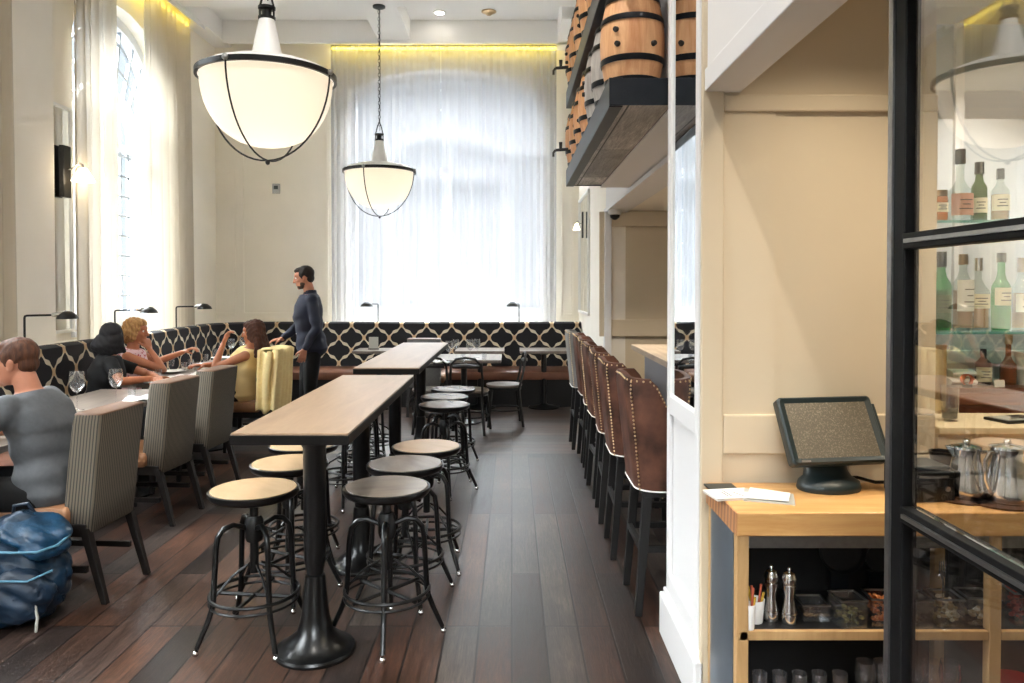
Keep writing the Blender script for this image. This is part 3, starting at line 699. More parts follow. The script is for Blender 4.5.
# yellow cardigan hanging over that chair
def cardigan():
    b = MB(); rows = []; n = 36
    for i in range(n+1):      # drape over the back: outside bottom -> over top -> inside
        s = i/n; L = s*1.05
        if L < .64: z = .31 + L; y = -.258 - .05*(L/.64) - .0
        elif L < .82:
            a = (L-.64)/.18*pi; z = .95 + .012*sin(a); y = -.308 + .165*(1-cos(a))/2
        else: z = .95-(L-.82); y = -.135 + (L-.82)*.08
        rows.append((y, z, s))
    v = []; f = []; m = 40
    for y, z, s in rows:
        for j in range(m+1):
            u = j/m; w = .235 + .012*sin(s*9)
            fold = .016*sin(u*2*pi*4.3 + 1.2*s) * (1-min(1, abs(s-.69)*3.2 if s>.69 else 1)*0) * (.35 + .65*min(1, abs(s-.69)*2.5))
            hem = .03*sin(u*8) if s < .03 else 0
            v.append(((u*2-1)*w, y + (fold-.012 if s < .66 else -fold+.004), z + hem + .01*sin(u*11)))
    for i in range(n):
        for j in range(m): a = i*(m+1)+j; f.append((a, a+1, a+m+2, a+m+1))
    base = len(v); rr, cc = 20, 14      # the part hanging over the near side of the chair
    for i in range(rr+1):
        for j in range(cc+1):
            s, u = i/rr, j/cc; z = .945 - .56*s + .02*sin(u*9); k = .5+.5*s
            v.append((-.222 - .018*sin(u*2*pi*2.2+s)*k - .01 - .012*s, -.315 + .045*s + u*(.20-.03*s), z))
    for i in range(rr):
        for j in range(cc): a = base+i*(cc+1)+j; f.append((a, a+1, a+cc+2, a+cc+1))
    b.v = v; b.f = f
    o = b.build('cardigan', P('pale_yellow_knit', '#ffe2a4', .9, var=.06, scale=30), None, smooth=True, solid=.012, angle=0)
    o.location = (-2.47, 7.17, .01); o.rotation_euler = (0,0,radians(90))
    tag(o, 'pale yellow cardigan draped over the chair back of the woman in yellow', 'cardigan')
    s = MB().tube([(-.225,-.23,.935),(-.262,-.22,.86),(-.262,-.2,.66),(-.25,-.2,.5)], [.03,.036,.032,.026], 12).build('sleeve', o.data.materials[0], o, smooth=True)
cardigan()

# ---- round-seated bentwood side chairs around the back table
def side_chair(loc, rz, label):
    t = thing('side_chair', label, 'chair', loc, rz, 'chairs around the back tables')
    MB().lathe([(0,.43),(.19,.43),(.205,.445),(.2,.46),(0,.465)], n=28).build('seat', M['grey_top'], t, smooth=True)
    MB().lathe([(.17,.40),(.195,.40),(.195,.43),(.17,.43)], n=28, cap0=False, cap1=False).build('seat_frame', M['ebony'], t, smooth=True)
    for sx in (-1, 1):
        MB().cyl((sx*.19,.19,0),(sx*.15,.15,.41), .014,.018).build('leg', M['ebony'], t, smooth=True)
        MB().cyl((sx*.19,-.2,0),(sx*.15,-.15,.41), .014,.018).build('leg', M['ebony'], t, smooth=True)
    MB().tube([(-.16,-.15,.4),(-.17,-.2,.6),(-.16,-.22,.74),(-.1,-.235,.8),(0,-.24,.815),(.1,-.235,.8),(.16,-.22,.74),(.17,-.2,.6),(.16,-.15,.4)], .013, 8).build('back_hoop', M['ebony'], t, smooth=True)
    MB().tube([(-.14,-.225,.72),(0,-.245,.73),(.14,-.225,.72)], [.02,.026,.02], 8).build('back_rail', M['ebony'], t, smooth=True)
    MB().torus((0,0,.18), .2, .008, 28, 6).build('leg_ring', M['ebony'], t, smooth=True)
    return t
sc0 = side_chair((at(470,8.0), 8.0, 0), radians(-8), 'dark round-seated chair with pale seat, at the front of the back table')
dup(sc0, (at(504,8.4), 8.45, 0), radians(95), 'dark round-seated chair at the right side of the back table')
dup(sc0, (at(431,8.05), 8.05, 0), radians(5), 'dark round-seated chair on the left front of the back table, mostly hidden by stools')

# ================================================================ LEATHER BAR STOOLS
def bar_stool(leather, label, loc, rz, grp='studded brown leather bar stools'):
    t = thing('bar_stool', label, 'bar stool', loc, rz, grp)      # faces local +Y, back at -Y
    # U-shaped wall in plan: wing front left -> back -> wing front right; (x, y, zbottom, ztop)
    P_ = []
    def q(u):     # u 0..1 around
        L = .27; r = .10; w = .235
        segs = [L, r*pi/2, 2*(w-r), r*pi/2, L]; tot = sum(segs); s = u*tot
        yb = -.23
        if s < segs[0]: return (-w, .14-.0+(-(s)) , -1, 0)
        s -= segs[0]
        if s < segs[1]: a = pi + s/r; return (-w+r+r*cos(a), yb+r+r*sin(a), cos(a), sin(a))
        s -= segs[1]
        if s < segs[2]: return (-w+r+s, yb, 0, -1)
        s -= segs[2]
        if s < segs[3]: a = 1.5*pi + s/r; return (w-r+r*cos(a), yb+r+r*sin(a), cos(a), sin(a))
        s -= segs[3]
        return (w, yb+r+s, 1, 0)
    N = 40; rows = []
    for i in range(N+1):
        u = i/N; x, y, nx, ny = q(u)
        e = max(0, (y+.135)/.18)       # how far forward on the wing
        top = 1.135 - .012*abs(x)/.235 - .5*max(0, e)**1.3*(1 if True else 0)
        rows.append((x, y, nx, ny, top))
    th = .022; inner = []; rs = []; nail_pts = []
    for x, y, nx, ny, top in rows:
        ring = []; zs = [.60, .66, .8, .95, 1.08, 1.135]
        for sgn in (1, -1):
            seq = zs if sgn == 1 else zs[::-1]
            for z in seq:
                zz = .60 + (z-.60)/(1.135-.60)*(top-.60); k = (zz-.60)
                lean = -.055*k                        # backrest leans back
                flare = 1.0 - .10*(1-k/.53)
                tt = th if z < 1.13 else th*.6
                ring.append(((x + nx*sgn*tt)*flare, (y + ny*sgn*tt)*flare + lean*(1 if y < 0 else .8), zz))
        rs.append(ring); nail_pts.append((ring[5], ring[4]))
    MB().rings(rs).build('backrest', leather, t, smooth=True, angle=60)
    nail_rows = []
    # studs: along the front edges of the wings, over the top rim, and down the back corners
    for ring in (rs[0], rs[-1]):
        edge = []; nail_rows.append(edge)
        pts = [Vector(p) for p in ring[0:6]]
        for a, b_ in zip(pts, pts[1:]):
            k = max(1, int((b_-a).length/.017))
            for i in range(k): edge.append(a.lerp(b_, i/k) + Vector((0,-.012,0)) + (Vector((a.x,0,0)).normalized()*.002))
    def along(pts, off):
        edge = []; nail_rows.append(edge)
        for a, b_ in zip(pts, pts[1:]):
            k = max(1, int((b_-a).length/.017))
            for i in range(k): edge.append(a.lerp(b_, i/k) + off)
    along([Vector(r[5]) for r in rs], Vector((0,0,-.012)))
    for idx in (13, 27):
        r = rs[idx]; x, y, nx, ny, _ = rows[idx]; along([Vector(p) for p in r[0:6]], Vector((nx,ny,0))*.003)
    for row in nail_rows:
        nb = MB()
        for p in row: nb.ball(p, .0055, 6, 4)
        nb.build('nail_trim', M['nail'], t, smooth=True)
    MB().tube([Vector(r[0]) + Vector((0,0,-.004)) for r in rs], .004, 6).build('bottom_piping', M['linen'], t, smooth=True)
    MB().rings([[(x*.86*(.9 if z in (.60,.735) else 1), (y if y > -.1 else y+.0)*.86*(.9 if z in (.60,.735) else 1), z) for x, y in ((-.235,.22),(-.235,-.1),(-.17,-.2),(.17,-.2),(.235,-.1),(.235,.22),(.12,.26),(-.12,.26))] for z in (.60,.62,.70,.735)]).build('seat', leather, t, smooth=True, angle=70)
    MB().plate([rect(-.2,.2,-.19,.2)], .56, .602, lambda u,v,w: (u,v,w)).build('seat_base', M['ebony'], t, bevel=.004)
    for sx in (-1, 1):
        MB().bar((sx*.185,.2,0),(sx*.17,.18,.57), .034,.045).build('leg', M['ebony'], t, bevel=.003)
        MB().bar((sx*.185,-.215,0),(sx*.17,-.17,.57), .034,.045).build('leg', M['ebony'], t, bevel=.003)
        MB().box(sx*.182-.012, sx*.182+.012, -.19, .19, .30, .33).build('stretcher', M['ebony'], t)
    MB().box(-.175, .175, .175, .2, .20, .235).build('footrest', M['ebony'], t); MB().box(-.175, .175, -.21, -.188, .30, .33).build('stretcher', M['ebony'], t)
    return t
bs0 = bar_stool(M['leather'], 'brown leather studded bar stool nearest the white pillar', (.81, 3.70, 0), radians(-90))
for y, dx, lab in ((4.42,-.0,'second brown leather bar stool from the white pillar'), (5.06,.01,'third brown leather bar stool from the white pillar'), (5.66,.02,'fourth brown leather bar stool from the white pillar'), (6.22,.03,'fifth brown leather bar stool from the white pillar'), (6.77,.04,'farthest brown leather bar stool, next to the grey upholstered one')):
    dup(bs0, (.795+dx, y, 0), radians(-90 + random.uniform(-4,4)), lab)
bar_stool(M['grey_fabric'], 'grey fabric bar stool at the far end of the bar row', (.80, 7.31, 0), radians(-90), 'studded grey bar stool')

# ---- bar counter
t = thing('bar_counter', 'long bar counter with pale top and grey panelled front, behind the leather stools', 'bar counter', (1.0, 3.4, 0))
MB().box(.05, .75, .05, 3.2, 1.0, 1.045).build('countertop', wood('bar_top', '#a08f7c', '#c6b7a2', 2, (9,1,9), .35, .03), t, bevel=.005)
MB().box(.16, .7, .05, 3.15, .08, 1.0).build('cabinet_body', P('bar_grey_paint', '#8d9095', .5), t)
b = MB().box(.14, .16, .05, 3.15, .10, .5); o = b.build('front_panel', M['fabric'], t); lay = o.data.uv_layers.new(name='cloth')
for l in o.data.loops: co = o.data.vertices[l.vertex_index].co; lay.data[l.index].uv = (co.y, co.z)
MB().cyl((.1,.1,.22),(.1,3.1,.22), .02).build('foot_rail', M['nail'], t, smooth=True)
# ================================================================ PENDANTS
BOWL = None
def bowl_mat():
    m, nt, b = newmat('frosted_lit_glass'); b.inputs['Base Color'].default_value = hexc('#ece6da'); b.inputs['Roughness'].default_value = .2
    tl = nt.nodes.new('ShaderNodeBsdfTranslucent'); tl.inputs[0].default_value = hexc('#f7f0e2'); mx = nt.nodes.new('ShaderNodeMixShader'); mx.inputs[0].default_value = .6
    out = nt.nodes['Material Output']; nt.links.new(b.outputs[0], mx.inputs[1]); nt.links.new(tl.outputs[0], mx.inputs[2]); nt.links.new(mx.outputs[0], out.inputs[0]); return m
BOWL = bowl_mat()
def pendant(loc, top, label):
    t = thing('pendant_lamp', label, 'pendant lamp', loc, 0, 'large glass bowl pendants with wire cages')
    R = .432
    # dome above the ring
    MB().lathe([(R-.005,0),(R-.01,.03),(R-.05,.055),(.30,.085),(.14,.10),(.105,.105),(.05,.37),(.045,.385),(.0,.385)], n=56, cap0=False).build('shade_dome', M['trim'], t, smooth=True, angle=50)
    MB().lathe([(R-.012,-.010),(R+.008,-.010),(R+.008,.024),(R-.012,.024)], n=64, cap0=False, cap1=False).build('rim_band', M['black_metal'], t, smooth=True, angle=40)
    # glass bowl
    pr = [((R-.02)*cos(a)**.85, -.01-.432*sin(a)) for a in [pi/2*i/16 for i in range(16)]] + [(0,-.442)]
    MB().lathe(pr, n=56, cap0=False).build('glass_bowl', BOWL, t, smooth=True, angle=0)
    MB().ball((0,0,-.2), (.11,.11,.12), 20, 12).build('bulb', emitter('pendant_bulb', '#fff5e8', 2.9), t, smooth=True)
    # cage
    for k in range(2):
        a = radians(-14) + k*pi/2; w = MB()
        w.tube([((R+.012)*cos(u)*cos(a), (R+.012)*cos(u)*sin(a), .01-.54*abs(sin(u))**1.0 if True else 0) for u in [pi*i/28 for i in range(29)]], .006, 6).build('cage_wire', M['nail'] if k == 5 else M['black_metal'], t, smooth=True)
    for k in range(4):
        a = radians(-14) + k*pi/2
        MB().ball(((R+.014)*cos(a), (R+.014)*sin(a), .01), .02, 8, 6).build('rim_bolt', M['brushed'], t, smooth=True)
    MB().lathe([(0,-.56),(.012,-.553),(.016,-.54),(.01,-.525)], n=12).build('finial', M['black_metal'], t, smooth=True)
    b = MB().lathe([(.047,.375),(.055,.38),(.055,.395),(.03,.40),(.03,.44),(.055,.445),(.055,.46),(.02,.47)], n=20)
    for s in (-1, 1): b.tube([(s*.045,0,.39),(s*.045,0,.46),(s*.02,0,.56),(0,0,.60)], .007, 6)
    b.build('yoke', M['black_metal'], t, smooth=True)
    L = top - loc[2]; c = MB(); z = .58; i = 0
    while z < L-.05:
        Rm = Matrix.Rotation(pi/2, 4, 'X') if i % 2 == 0 else Matrix.Rotation(pi/2, 4, 'Z') @ Matrix.Rotation(pi/2, 4, 'X')
        pts = [Vector((0,0,z)) + Rm @ Vector((.013*cos(q), .026*sin(q), 0)) for q in [2*pi*j/10 for j in range(10)]]
        c.tube(pts, .0035, 5, close=True); z += .042; i += 1
    c.tube([(.006,0,.5),(.012,.004,L*.6),(.004,0,L-.02)], .004, 5)
    c.build('chain', M['black_metal'], t, smooth=True)
    MB().lathe([(0,L),(.075,L),(.075,L-.02),(.03,L-.04),(0,L-.04)], n=24).build('ceiling_rose', M['black_metal'], t, smooth=True)
    return t
pendant((-1.585, 4.88, 2.90), ZB, 'big lit glass bowl pendant with wire cage, nearest the camera at upper left')
pendant((-1.60, 9.08, 2.935), ZB, 'smaller looking glass bowl pendant hanging on a long chain before the back curtains')

# ================================================================ BARREL SHELVES
def barrel_shelf(z0, th, y0, y1, label, name='barrel_shelf'):
    t = thing(name, label, 'shelf', (.708, y0, z0), 0, 'wall shelves holding barrels')
    L = y1-y0; D = .28
    MB().box(-D+.012, 0, .01, L-.01, .006, th-.006).build('shelf_board', M['shelf_wood'], t)
    b = MB(); b.box(-D, -D+.012, 0, L, 0, th); b.box(-D, -D+.06, 0, L, -.006, 0); b.box(-D, -D+.06, 0, L, th, th+.008)
    b.build('steel_edge', M['shelf_steel'], t, bevel=.002)
    MB().box(-D, 0, -.008, .0, .0, th+.004).build('end_plate', M['shelf_steel'], t, bevel=.002); MB().box(-D, 0, L, L+.008, 0, th).build('end_plate', M['shelf_steel'], t, bevel=.002)
    return t
barrel_shelf(2.35, .115, 3.32, 5.95, 'lower wall shelf of grey boards with dark steel edge, carrying barrels')
barrel_shelf(2.965, .115, 3.32, 5.95, 'upper wall shelf with steel edge above the first row of barrels')
def barrel(mat, loc, label, H=.40, R=.148, grp='barrels on the wall shelves'):
    t = thing('barrel', label, 'barrel', loc, random.uniform(0,6), grp)
    r = lambda z: R*(.80+.20*sin(pi*z/H)**.9)
    n = 24; v = []; f = []
    prof = [(r(H*i/16) if 0 < i < 16 else R*.80, H*i/16) for i in range(17)]
    rs = []
    for rr, z in prof:
        ring = []
        for j in range(n*2):
            a = 2*pi*j/(n*2); ring.append(((rr - (.0025 if j % 2 else 0))*cos(a), (rr-(.0025 if j % 2 else 0))*sin(a), z))
        rs.append(ring)
    MB().rings(rs, False, False).build('staves', mat, t, smooth=True, angle=60)
    MB().lathe([(0,.02),(R*.79,.02),(R*.79,.035),(0,.035)], n=24).build('head', mat, t, smooth=True)
    MB().lathe([(0,H-.035),(R*.79,H-.035),(R*.79,H-.02),(0,H-.02)], n=24).build('head', mat, t, smooth=True)
    for z0, z1 in ((.0,.03),(.095,.123),(H-.123,H-.095),(H-.03,H)):
        MB().lathe([(r(z0)+.004 if z0>0 else R*.80+.004,z0),(r((z0+z1)/2)+.005,(z0+z1)/2),(r(z1)+.004 if z1<H else R*.80+.004,z1)], n=36, cap0=False, cap1=False).build('hoop', M['hoop'], t, smooth=True)
    for a, z in ((0,.235),(1.2,.17),(.05,.17)):
        MB().cyl((r(z)*.97*cos(a), r(z)*.97*sin(a), z), ((r(z)+.012)*cos(a), (r(z)+.012)*sin(a), z), .014, .011, 10).build('bung', M['dark_wood'], t, smooth=True)
    return t
by = [3.49, 3.87, 4.25, 4.63, 5.01, 5.39, 5.77]
wh = ['nearest the camera', 'second in the row', 'third in the row', 'fourth in the row', 'fifth in the row', 'sixth in the row', 'farthest in the row']
B1 = barrel(M['barrel_wood'], (.556, by[0], 2.467), 'honey oak barrel with black hoops on the lower shelf, ' + wh[0])
B1.rotation_euler.z = radians(232)
B2 = barrel(M['barrel_grey'], (.553, by[1], 2.467), 'grey weathered barrel on the lower shelf, ' + wh[1])
for i in range(2, 7):
    dup(B2 if i == 2 else B1, (.555, by[i], 2.467), random.uniform(0,6), ('grey weathered' if i == 2 else 'honey oak') + ' barrel on the lower shelf, ' + wh[i])
for i in range(7):
    dup(B1, (.555, by[i], 3.082), random.uniform(0,6), 'honey oak barrel on the upper shelf, ' + wh[i])
def spigot(x, y, z, label):
    t = thing('wooden_spigot', label, 'spigot', (x, y, z), 0, 'wooden taps stuck in the barrels')
    MB().cyl((.05,0,0),(-.09,0,-.01), .014,.011, 10).build('spout', M['dark_wood'], t, smooth=True); MB().cyl((-.05,0,-.01),(-.05,0,.05), .01,.014, 10).build('tap_key', M['dark_wood'], t, smooth=True)
    MB().tube([(-.09,0,-.01),(-.105,0,-.03),(-.105,0,-.06)], .009, 8).build('nozzle', M['dark_wood'], t, smooth=True)
spigot(.42, 5.72, 2.60, 'wooden tap on the farthest barrel of the lower shelf'); spigot(.42, 5.72, 3.22, 'wooden tap on the farthest barrel of the upper shelf')
# ================================================================ PEOPLE  (local frame: facing +Y, X to their right)
def V(*a): return Vector(a)
def oval(b, secs, n=24, grow=0.0):
    """loft of elliptical sections (centre, rx, ry, tilt about X, turn about Z)"""
    rs = []
    for c, rx, ry, tilt, turn in secs:
        R = Matrix.Rotation(turn, 3, 'Z') @ Matrix.Rotation(tilt, 3, 'X')
        ring = []
        for j in range(n):
            a = 2*pi*j/n; ca, sa = cos(a), sin(a); e = 2.4
            x = (abs(ca)**(2/e))*(1 if ca >= 0 else -1); y = (abs(sa)**(2/e))*(1 if sa >= 0 else -1)
            ring.append(Vector(c) + R @ Vector(((rx+grow)*x, (ry+grow)*y, 0)))
        rs.append(ring)
    return b.rings(rs)
def head_mass(b, c, R, fem=False):
    k = .95 if fem else 1.0
    T = lambda x, y, z: c + R @ (Vector((x, y, z))*k)
    B = lambda p, r, n=20, m=14: b.ball(T(*p), tuple(q*k for q in r), n, m, R)
    B((0,-.012,.035), (.077,.098,.088)); B((0,.012,-.015), (.066,.083,.09)); B((0,.035,-.062), (.050 if fem else .056,.052,.046))
    B((0,.072,-.092), (.022,.02,.018)); B((0,.066,.042), (.055,.03,.03))
    b.limb([(T(0,.088,.03), .009*k), (T(0,.112,-.022), .0135*k)], 10)
    for s in (-1, 1):
        B((s*.013,.098,-.026), (.009,.011,.008), 8, 6); B((s*.036,.06,-.018), (.022,.024,.022), 10, 8)
        B((s*.03,.083,.036), (.018,.01,.006), 8, 6)
        B((s*.076,-.008,-.008), (.008,.02,.032), 10, 8); B((s*.083,-.016,.006), (.006,.014,.018), 8, 6)
    B((0,.09,-.052), (.024,.010,.006), 10, 6); B((0,.088,-.064), (.021,.010,.007), 10, 6)
def hand_mass(b, wrist, d, nrm, side, curl=.5, splay=.12):
    """palm, four unequal bent fingers and a thumb; d = direction of the fingers, nrm = back of the hand"""
    d = Vector(d).normalized(); nrm = Vector(nrm); nrm = (nrm - d*nrm.dot(d)).normalized(); sx = d.cross(nrm)*side
    w = Vector(wrist)
    for k in range(4):       # metacarpals make the palm
        o = (k-1.5)*.019
        b.limb([(w + sx*o*.55 + d*.01, .015), (w + sx*o + d*.085, .0125)], 8)
    for k, L in enumerate((.072,.080,.074,.058)):
        o = (k-1.5)*.0205; dd = (d + sx*(k-1.5)*splay*.5).normalized(); p = w + sx*o + d*.088; pts = [(p, .0095)]; a = 0
        for s_, fr in ((.45,.6),(.30,.9),(.25,.7)):
            a += curl*fr; q = dd*cos(a) - nrm*sin(a); p = p + q*L*s_; pts.append((p, .0088 if s_ > .4 else .0078))
        b.limb(pts, 8)
    p = w + d*.025 - sx*.026; t = (d*.6 - sx*.75 - nrm*.25).normalized()
    b.limb([(p, .014), (p + t*.036, .0115), (p + t*.036 + (d*.85 - sx*.35 - nrm*.3*(1+curl)).normalized()*.032, .010), (p + t*.036 + (d*.95 - sx*.1 - nrm*.5*(1+curl)).normalized()*.056, .0085)], 8)

def person(label, loc, rz, J, cloth, skin, hair, fem=False, standing=False, name='person', trousers=None, sleeve='short', neckline=0, shoe=None, scale=1):
    t = thing(name, label, 'person', loc, rz)
    sh = .165 if fem else .19
    g = dict(hip=V(0,0,.54), chest=V(0,.03,.86), neck=V(0,.04,1.04), head=V(0,.07,1.19), turn=0, nod=0, hturn=0)
    g.update(J); hip, chest, neck, head = (Vector(g[k]) for k in ('hip','chest','neck','head'))
    Tz = Matrix.Rotation(g['turn'], 3, 'Z'); fw = .9 if fem else 1
    hipx = .10 if fem else .095
    def torso(b, grow, z0=0, top=True):
        lean = -math.atan2((neck-hip).y, (neck-hip).z)
        w = hip.lerp(chest, .5)
        bk = g.get('bulk', 1)
        S = [(hip + V(0,-.01,-.09), .135*fw, .10, 0, 0), (hip + V(0,-.005,-.03), .168*(1.02 if fem else 1)*.98, .122, 0, 0), (hip + V(0,0,.06), .158*fw, .115, lean*.5, g['turn']*.3), (w, .140*fw, .100, lean, g['turn']*.6),
             (chest, .165*fw, .115 + (.012 if fem else 0), lean, g['turn']), (chest.lerp(neck, .45), .175*fw, .105, lean, g['turn']), (chest.lerp(neck, .78), .150*fw, .078, lean, g['turn']), (chest.lerp(neck, .93), .085*fw, .06, lean, g['turn'])]
        if not top: S = S[:6]
        oval(b, [(c_, rx*bk, ry*bk, ti, tu) for c_, rx, ry, ti, tu in S[z0:]], 28, grow)
    shoulders = {s: neck + Tz @ V(s*sh*.92, -.005, -.075) for s in (-1, 1)}
    H = Matrix.Rotation(g['hturn'], 3, 'Z') @ Matrix.Rotation(g['nod'], 3, 'X')
    A = {}
    for s, key in ((-1,'L'), (1,'R')):
        a = g.get('arm'+key) or (shoulders[s] + V(s*.05,-.02,-.27), shoulders[s] + V(s*.04,.08,-.50), V(0,.2,-1), V(s,0,0), .5)
        A[s] = tuple(Vector(x) if not isinstance(x, (int, float)) else x for x in a)
    Lg = {}
    for s, key in ((-1,'L'), (1,'R')):
        if standing: df = (V(s*hipx, 0, hip.z-.04), V(s*(hipx+.01), .02, .48), V(s*(hipx+.015), -.02, .09))
        else: df = (V(s*hipx, .02, hip.z-.03), V(s*(hipx+.05), .44, hip.z-.03), V(s*(hipx+.04), .40, .10))
        Lg[s] = tuple(Vector(q) for q in (g.get('leg'+key) or df))
    ak = .88 if fem else 1
    # ---- the continuous body
    b = MB(); torso(b, 0); b.limb([(neck + V(0,-.01,-.03), .062*fw), (neck.lerp(head, .55) + V(0,-.012,0), .054*fw)], 20)
    head_mass(b, head, H, fem)
    for s in (-1, 1):
        e, w, hd, hn, cu = A[s]; S_ = shoulders[s]
        b.ball(S_, .055*ak, 16, 10)
        b.limb([(S_, .052*ak), (S_.lerp(e,.45), .046*ak), (e, .036*ak)], 16); b.limb([(e, .037*ak), (e.lerp(w,.3), .040*ak), (w, .025*ak)], 16)
        hand_mass(b, w, hd, hn, s, cu)
        h_, k_, f_ = Lg[s]
        b.limb([(h_, .085), (h_.lerp(k_,.5), .076), (k_, .054)], 18); b.limb([(k_, .054), (k_.lerp(f_,.3), .055), (f_, .035)], 16)
        b.limb([(f_ + V(0,-.02,-.045), .035), (f_ + V(0,.13,-.055), .028)], 12)
    remeshed(b, 'body', skin, t, .006, 4)
    # ---- shirt
    b = MB(); torso(b, .026 if not fem else .020)
    for s in (-1, 1):
        e, w = A[s][0], A[s][1]; S_ = shoulders[s]
        if sleeve == 'none': b.limb([(S_ - V(s*.02,0,0), .058*ak)], 14)
        else:
            b.ball(S_, .068*ak, 16, 10)
            if sleeve == 'short': b.tube([S_, S_.lerp(e,.35), S_.lerp(e,.66)], [.066*ak,.062*ak,.060*ak], 18)
            else:
                b.limb([(S_,.064*ak),(S_.lerp(e,.5),.058*ak),(e,.05*ak)], 16); b.limb([(e,.05*ak),(e.lerp(w,.5),.047*ak),(e.lerp(w,.9),.036*ak)], 16)
    if g.get('collar'): b.tube([neck + V(0,-.012,-.035), neck + V(0,-.012,.03)], [.075*fw,.066*fw], 20)
    fold = lambda co, no: co + no*(.0045*sin(co.z*46 + co.x*14 + co.y*9)*(1 if co.z < chest.z else .45))
    remeshed(b, 'shirt', cloth, t, .010, 5, fold)
    if g.get('buttons'):
        for i in range(6):
            p = neck.lerp(hip, .12+.13*i); MB().ball((p.x, p.y + .128 + .004*i, p.z), .006, 8, 6).build('button', M['white_china'], t, smooth=True)
    # ---- trousers and shoes
    b = MB(); oval(b, [(hip + V(0,-.01,-.105), .14*fw, .11, 0, 0), (hip + V(0,-.005,-.03), .160*g.get('bulk',1), .118*g.get('bulk',1), 0, 0), (hip + V(0,0,.03), .155*fw, .113, 0, 0)], 24, .004)
    for s in (-1, 1):
        h_, k_, f_ = Lg[s]; b.limb([(h_,.094),(h_.lerp(k_,.5),.086),(k_,.066)], 16); b.limb([(k_,.066),(k_.lerp(f_,.4),.062),(f_ + V(0,0,.0),.05)], 16)
    remeshed(b, 'trousers', trousers or M['cloth_black'], t, .011, 4)
    for s in (-1, 1):
        f_ = Lg[s][2]; b = MB(); b.limb([(f_ + V(0,-.035,-.05), .042), (f_ + V(0,.07,-.055), .040), (f_ + V(0,.16,-.062), .034)], 14); b.ball(f_ + V(0,-.02,0), .046, 12, 8)
        remeshed(b, 'shoe', shoe or M['black_paint'], t, .009, 3, lambda co, no: V(co.x, co.y, max(co.z, f_.z-.088)))
    # ---- eyes
    k = .95 if fem else 1
    for s in (-1, 1):
        c = head + H @ (V(s*.030,.0785,.014)*k); o = MB().ball(c, .0098, 12, 8).build('eye', M['eye_white'], t, smooth=True)
        MB().ball(c + H @ V(0,.0055,0), .0056, 8, 6).build('iris', M['eye_dark'], o, smooth=True)
    hair(t, head, H, k)
    return t
M['eye_white'] = P('eye_white', '#e6e0dc', .3); M['eye_dark'] = P('eye_iris', '#2a1c14', .2)
M['cloth_black'] = P('black_cloth', '#08080a', .9); M['cloth_grey'] = P('heather_grey_jersey', '#5c5f62', .95, var=.08, scale=50)
M['cloth_navy'] = P('dark_navy_cotton', '#181d30', .8, var=.12, scale=10); M['cloth_yellow'] = P('yellow_jersey', '#fbdc9c', .9)
def floral():
    m, nt, b = newmat('pink_print_cotton'); tc = nt.nodes.new('ShaderNodeTexCoord'); v = nt.nodes.new('ShaderNodeTexVoronoi'); v.inputs['Scale'].default_value = 38
    r = nt.nodes.new('ShaderNodeValToRGB'); r.color_ramp.interpolation = 'CONSTANT'; e = r.color_ramp.elements; e[0].color = hexc('#b8324c'); e[1].position = .32; e[1].color = hexc('#e7c9cd')
    nt.links.new(tc.outputs['Object'], v.inputs[0]); nt.links.new(v.outputs[0], r.inputs[0]); nt.links.new(r.outputs[0], b.inputs['Base Color']); b.inputs['Roughness'].default_value = .9; return m
M['floral'] = floral()
def hair_mat(n, c, c2): return wood(n, c, c2, 12, (6,6,.7), .75, .2)
def hair_short(col, beard=None):
    def f(t, c, R, k):
        b = MB(); B = lambda p, r: b.ball(c + R @ (V(*p)*k), tuple(q*k for q in r), 24, 16, R)
        B((0,-.022,.047), (.081,.095,.083)); B((0,.028,.088), (.06,.058,.034)); B((0,-.055,-.010), (.066,.05,.055))
        for s in (-1, 1): B((s*.062,-.01,.035), (.022,.05,.045)); B((s*.071,.012,.01), (.008,.011,.024))
        remeshed(b, 'hair', col, t, .0055, 3, lambda co, no: co + no*.0015*sin(co.x*160+co.z*60)*sin(co.y*140))
        if beard:
            b = MB(); B((0,.041,-.080), (.051,.050,.030)); B((0,.092,-.041), (.024,.010,.005))
            for s in (-1, 1): B((s*.053,.024,-.058), (.010,.028,.028))
            remeshed(b, 'beard', beard, t, .0055, 2)
    return f
def hair_long(col, length, wave=0, bun=False, bob=False):
    def f(t, c, R, k):
        b = MB(); B = lambda p, r: b.ball(c + R @ (V(*p)*k), tuple(q*k for q in r), 24, 16, R)
        B((0,-.024,.045), (.092,.104,.094)); B((0,.032,.088), (.068,.058,.038)); B((0,-.06,-.03), (.085,.065,.09))
        for s in (-1, 1): B((s*.072,-.012,-.01), (.026,.052,.085))
        if length:
            for i in range(9):
                u = (i-4)/4; p0 = c + R @ V(u*.075, -.05-.035*(1-u*u), .0)
                p1 = p0 + R @ V(u*.02, -.01, 0) + V(0, -.02, -length*.5); p2 = p0 + R @ V(u*.03,.0,0) + V(0,-.02*(1 if not bob else 0),-length*(1-.15*abs(u)))
                b.limb([(p0,.032),(p1,.034),(p2,.020)], 10)
        w = wave
        remeshed(b, 'hair', col, t, .006, 3, lambda co, no: co + no*(.003+w)*sin(co.x*120+co.z*70)*sin(co.y*90+co.z*45))
    return f
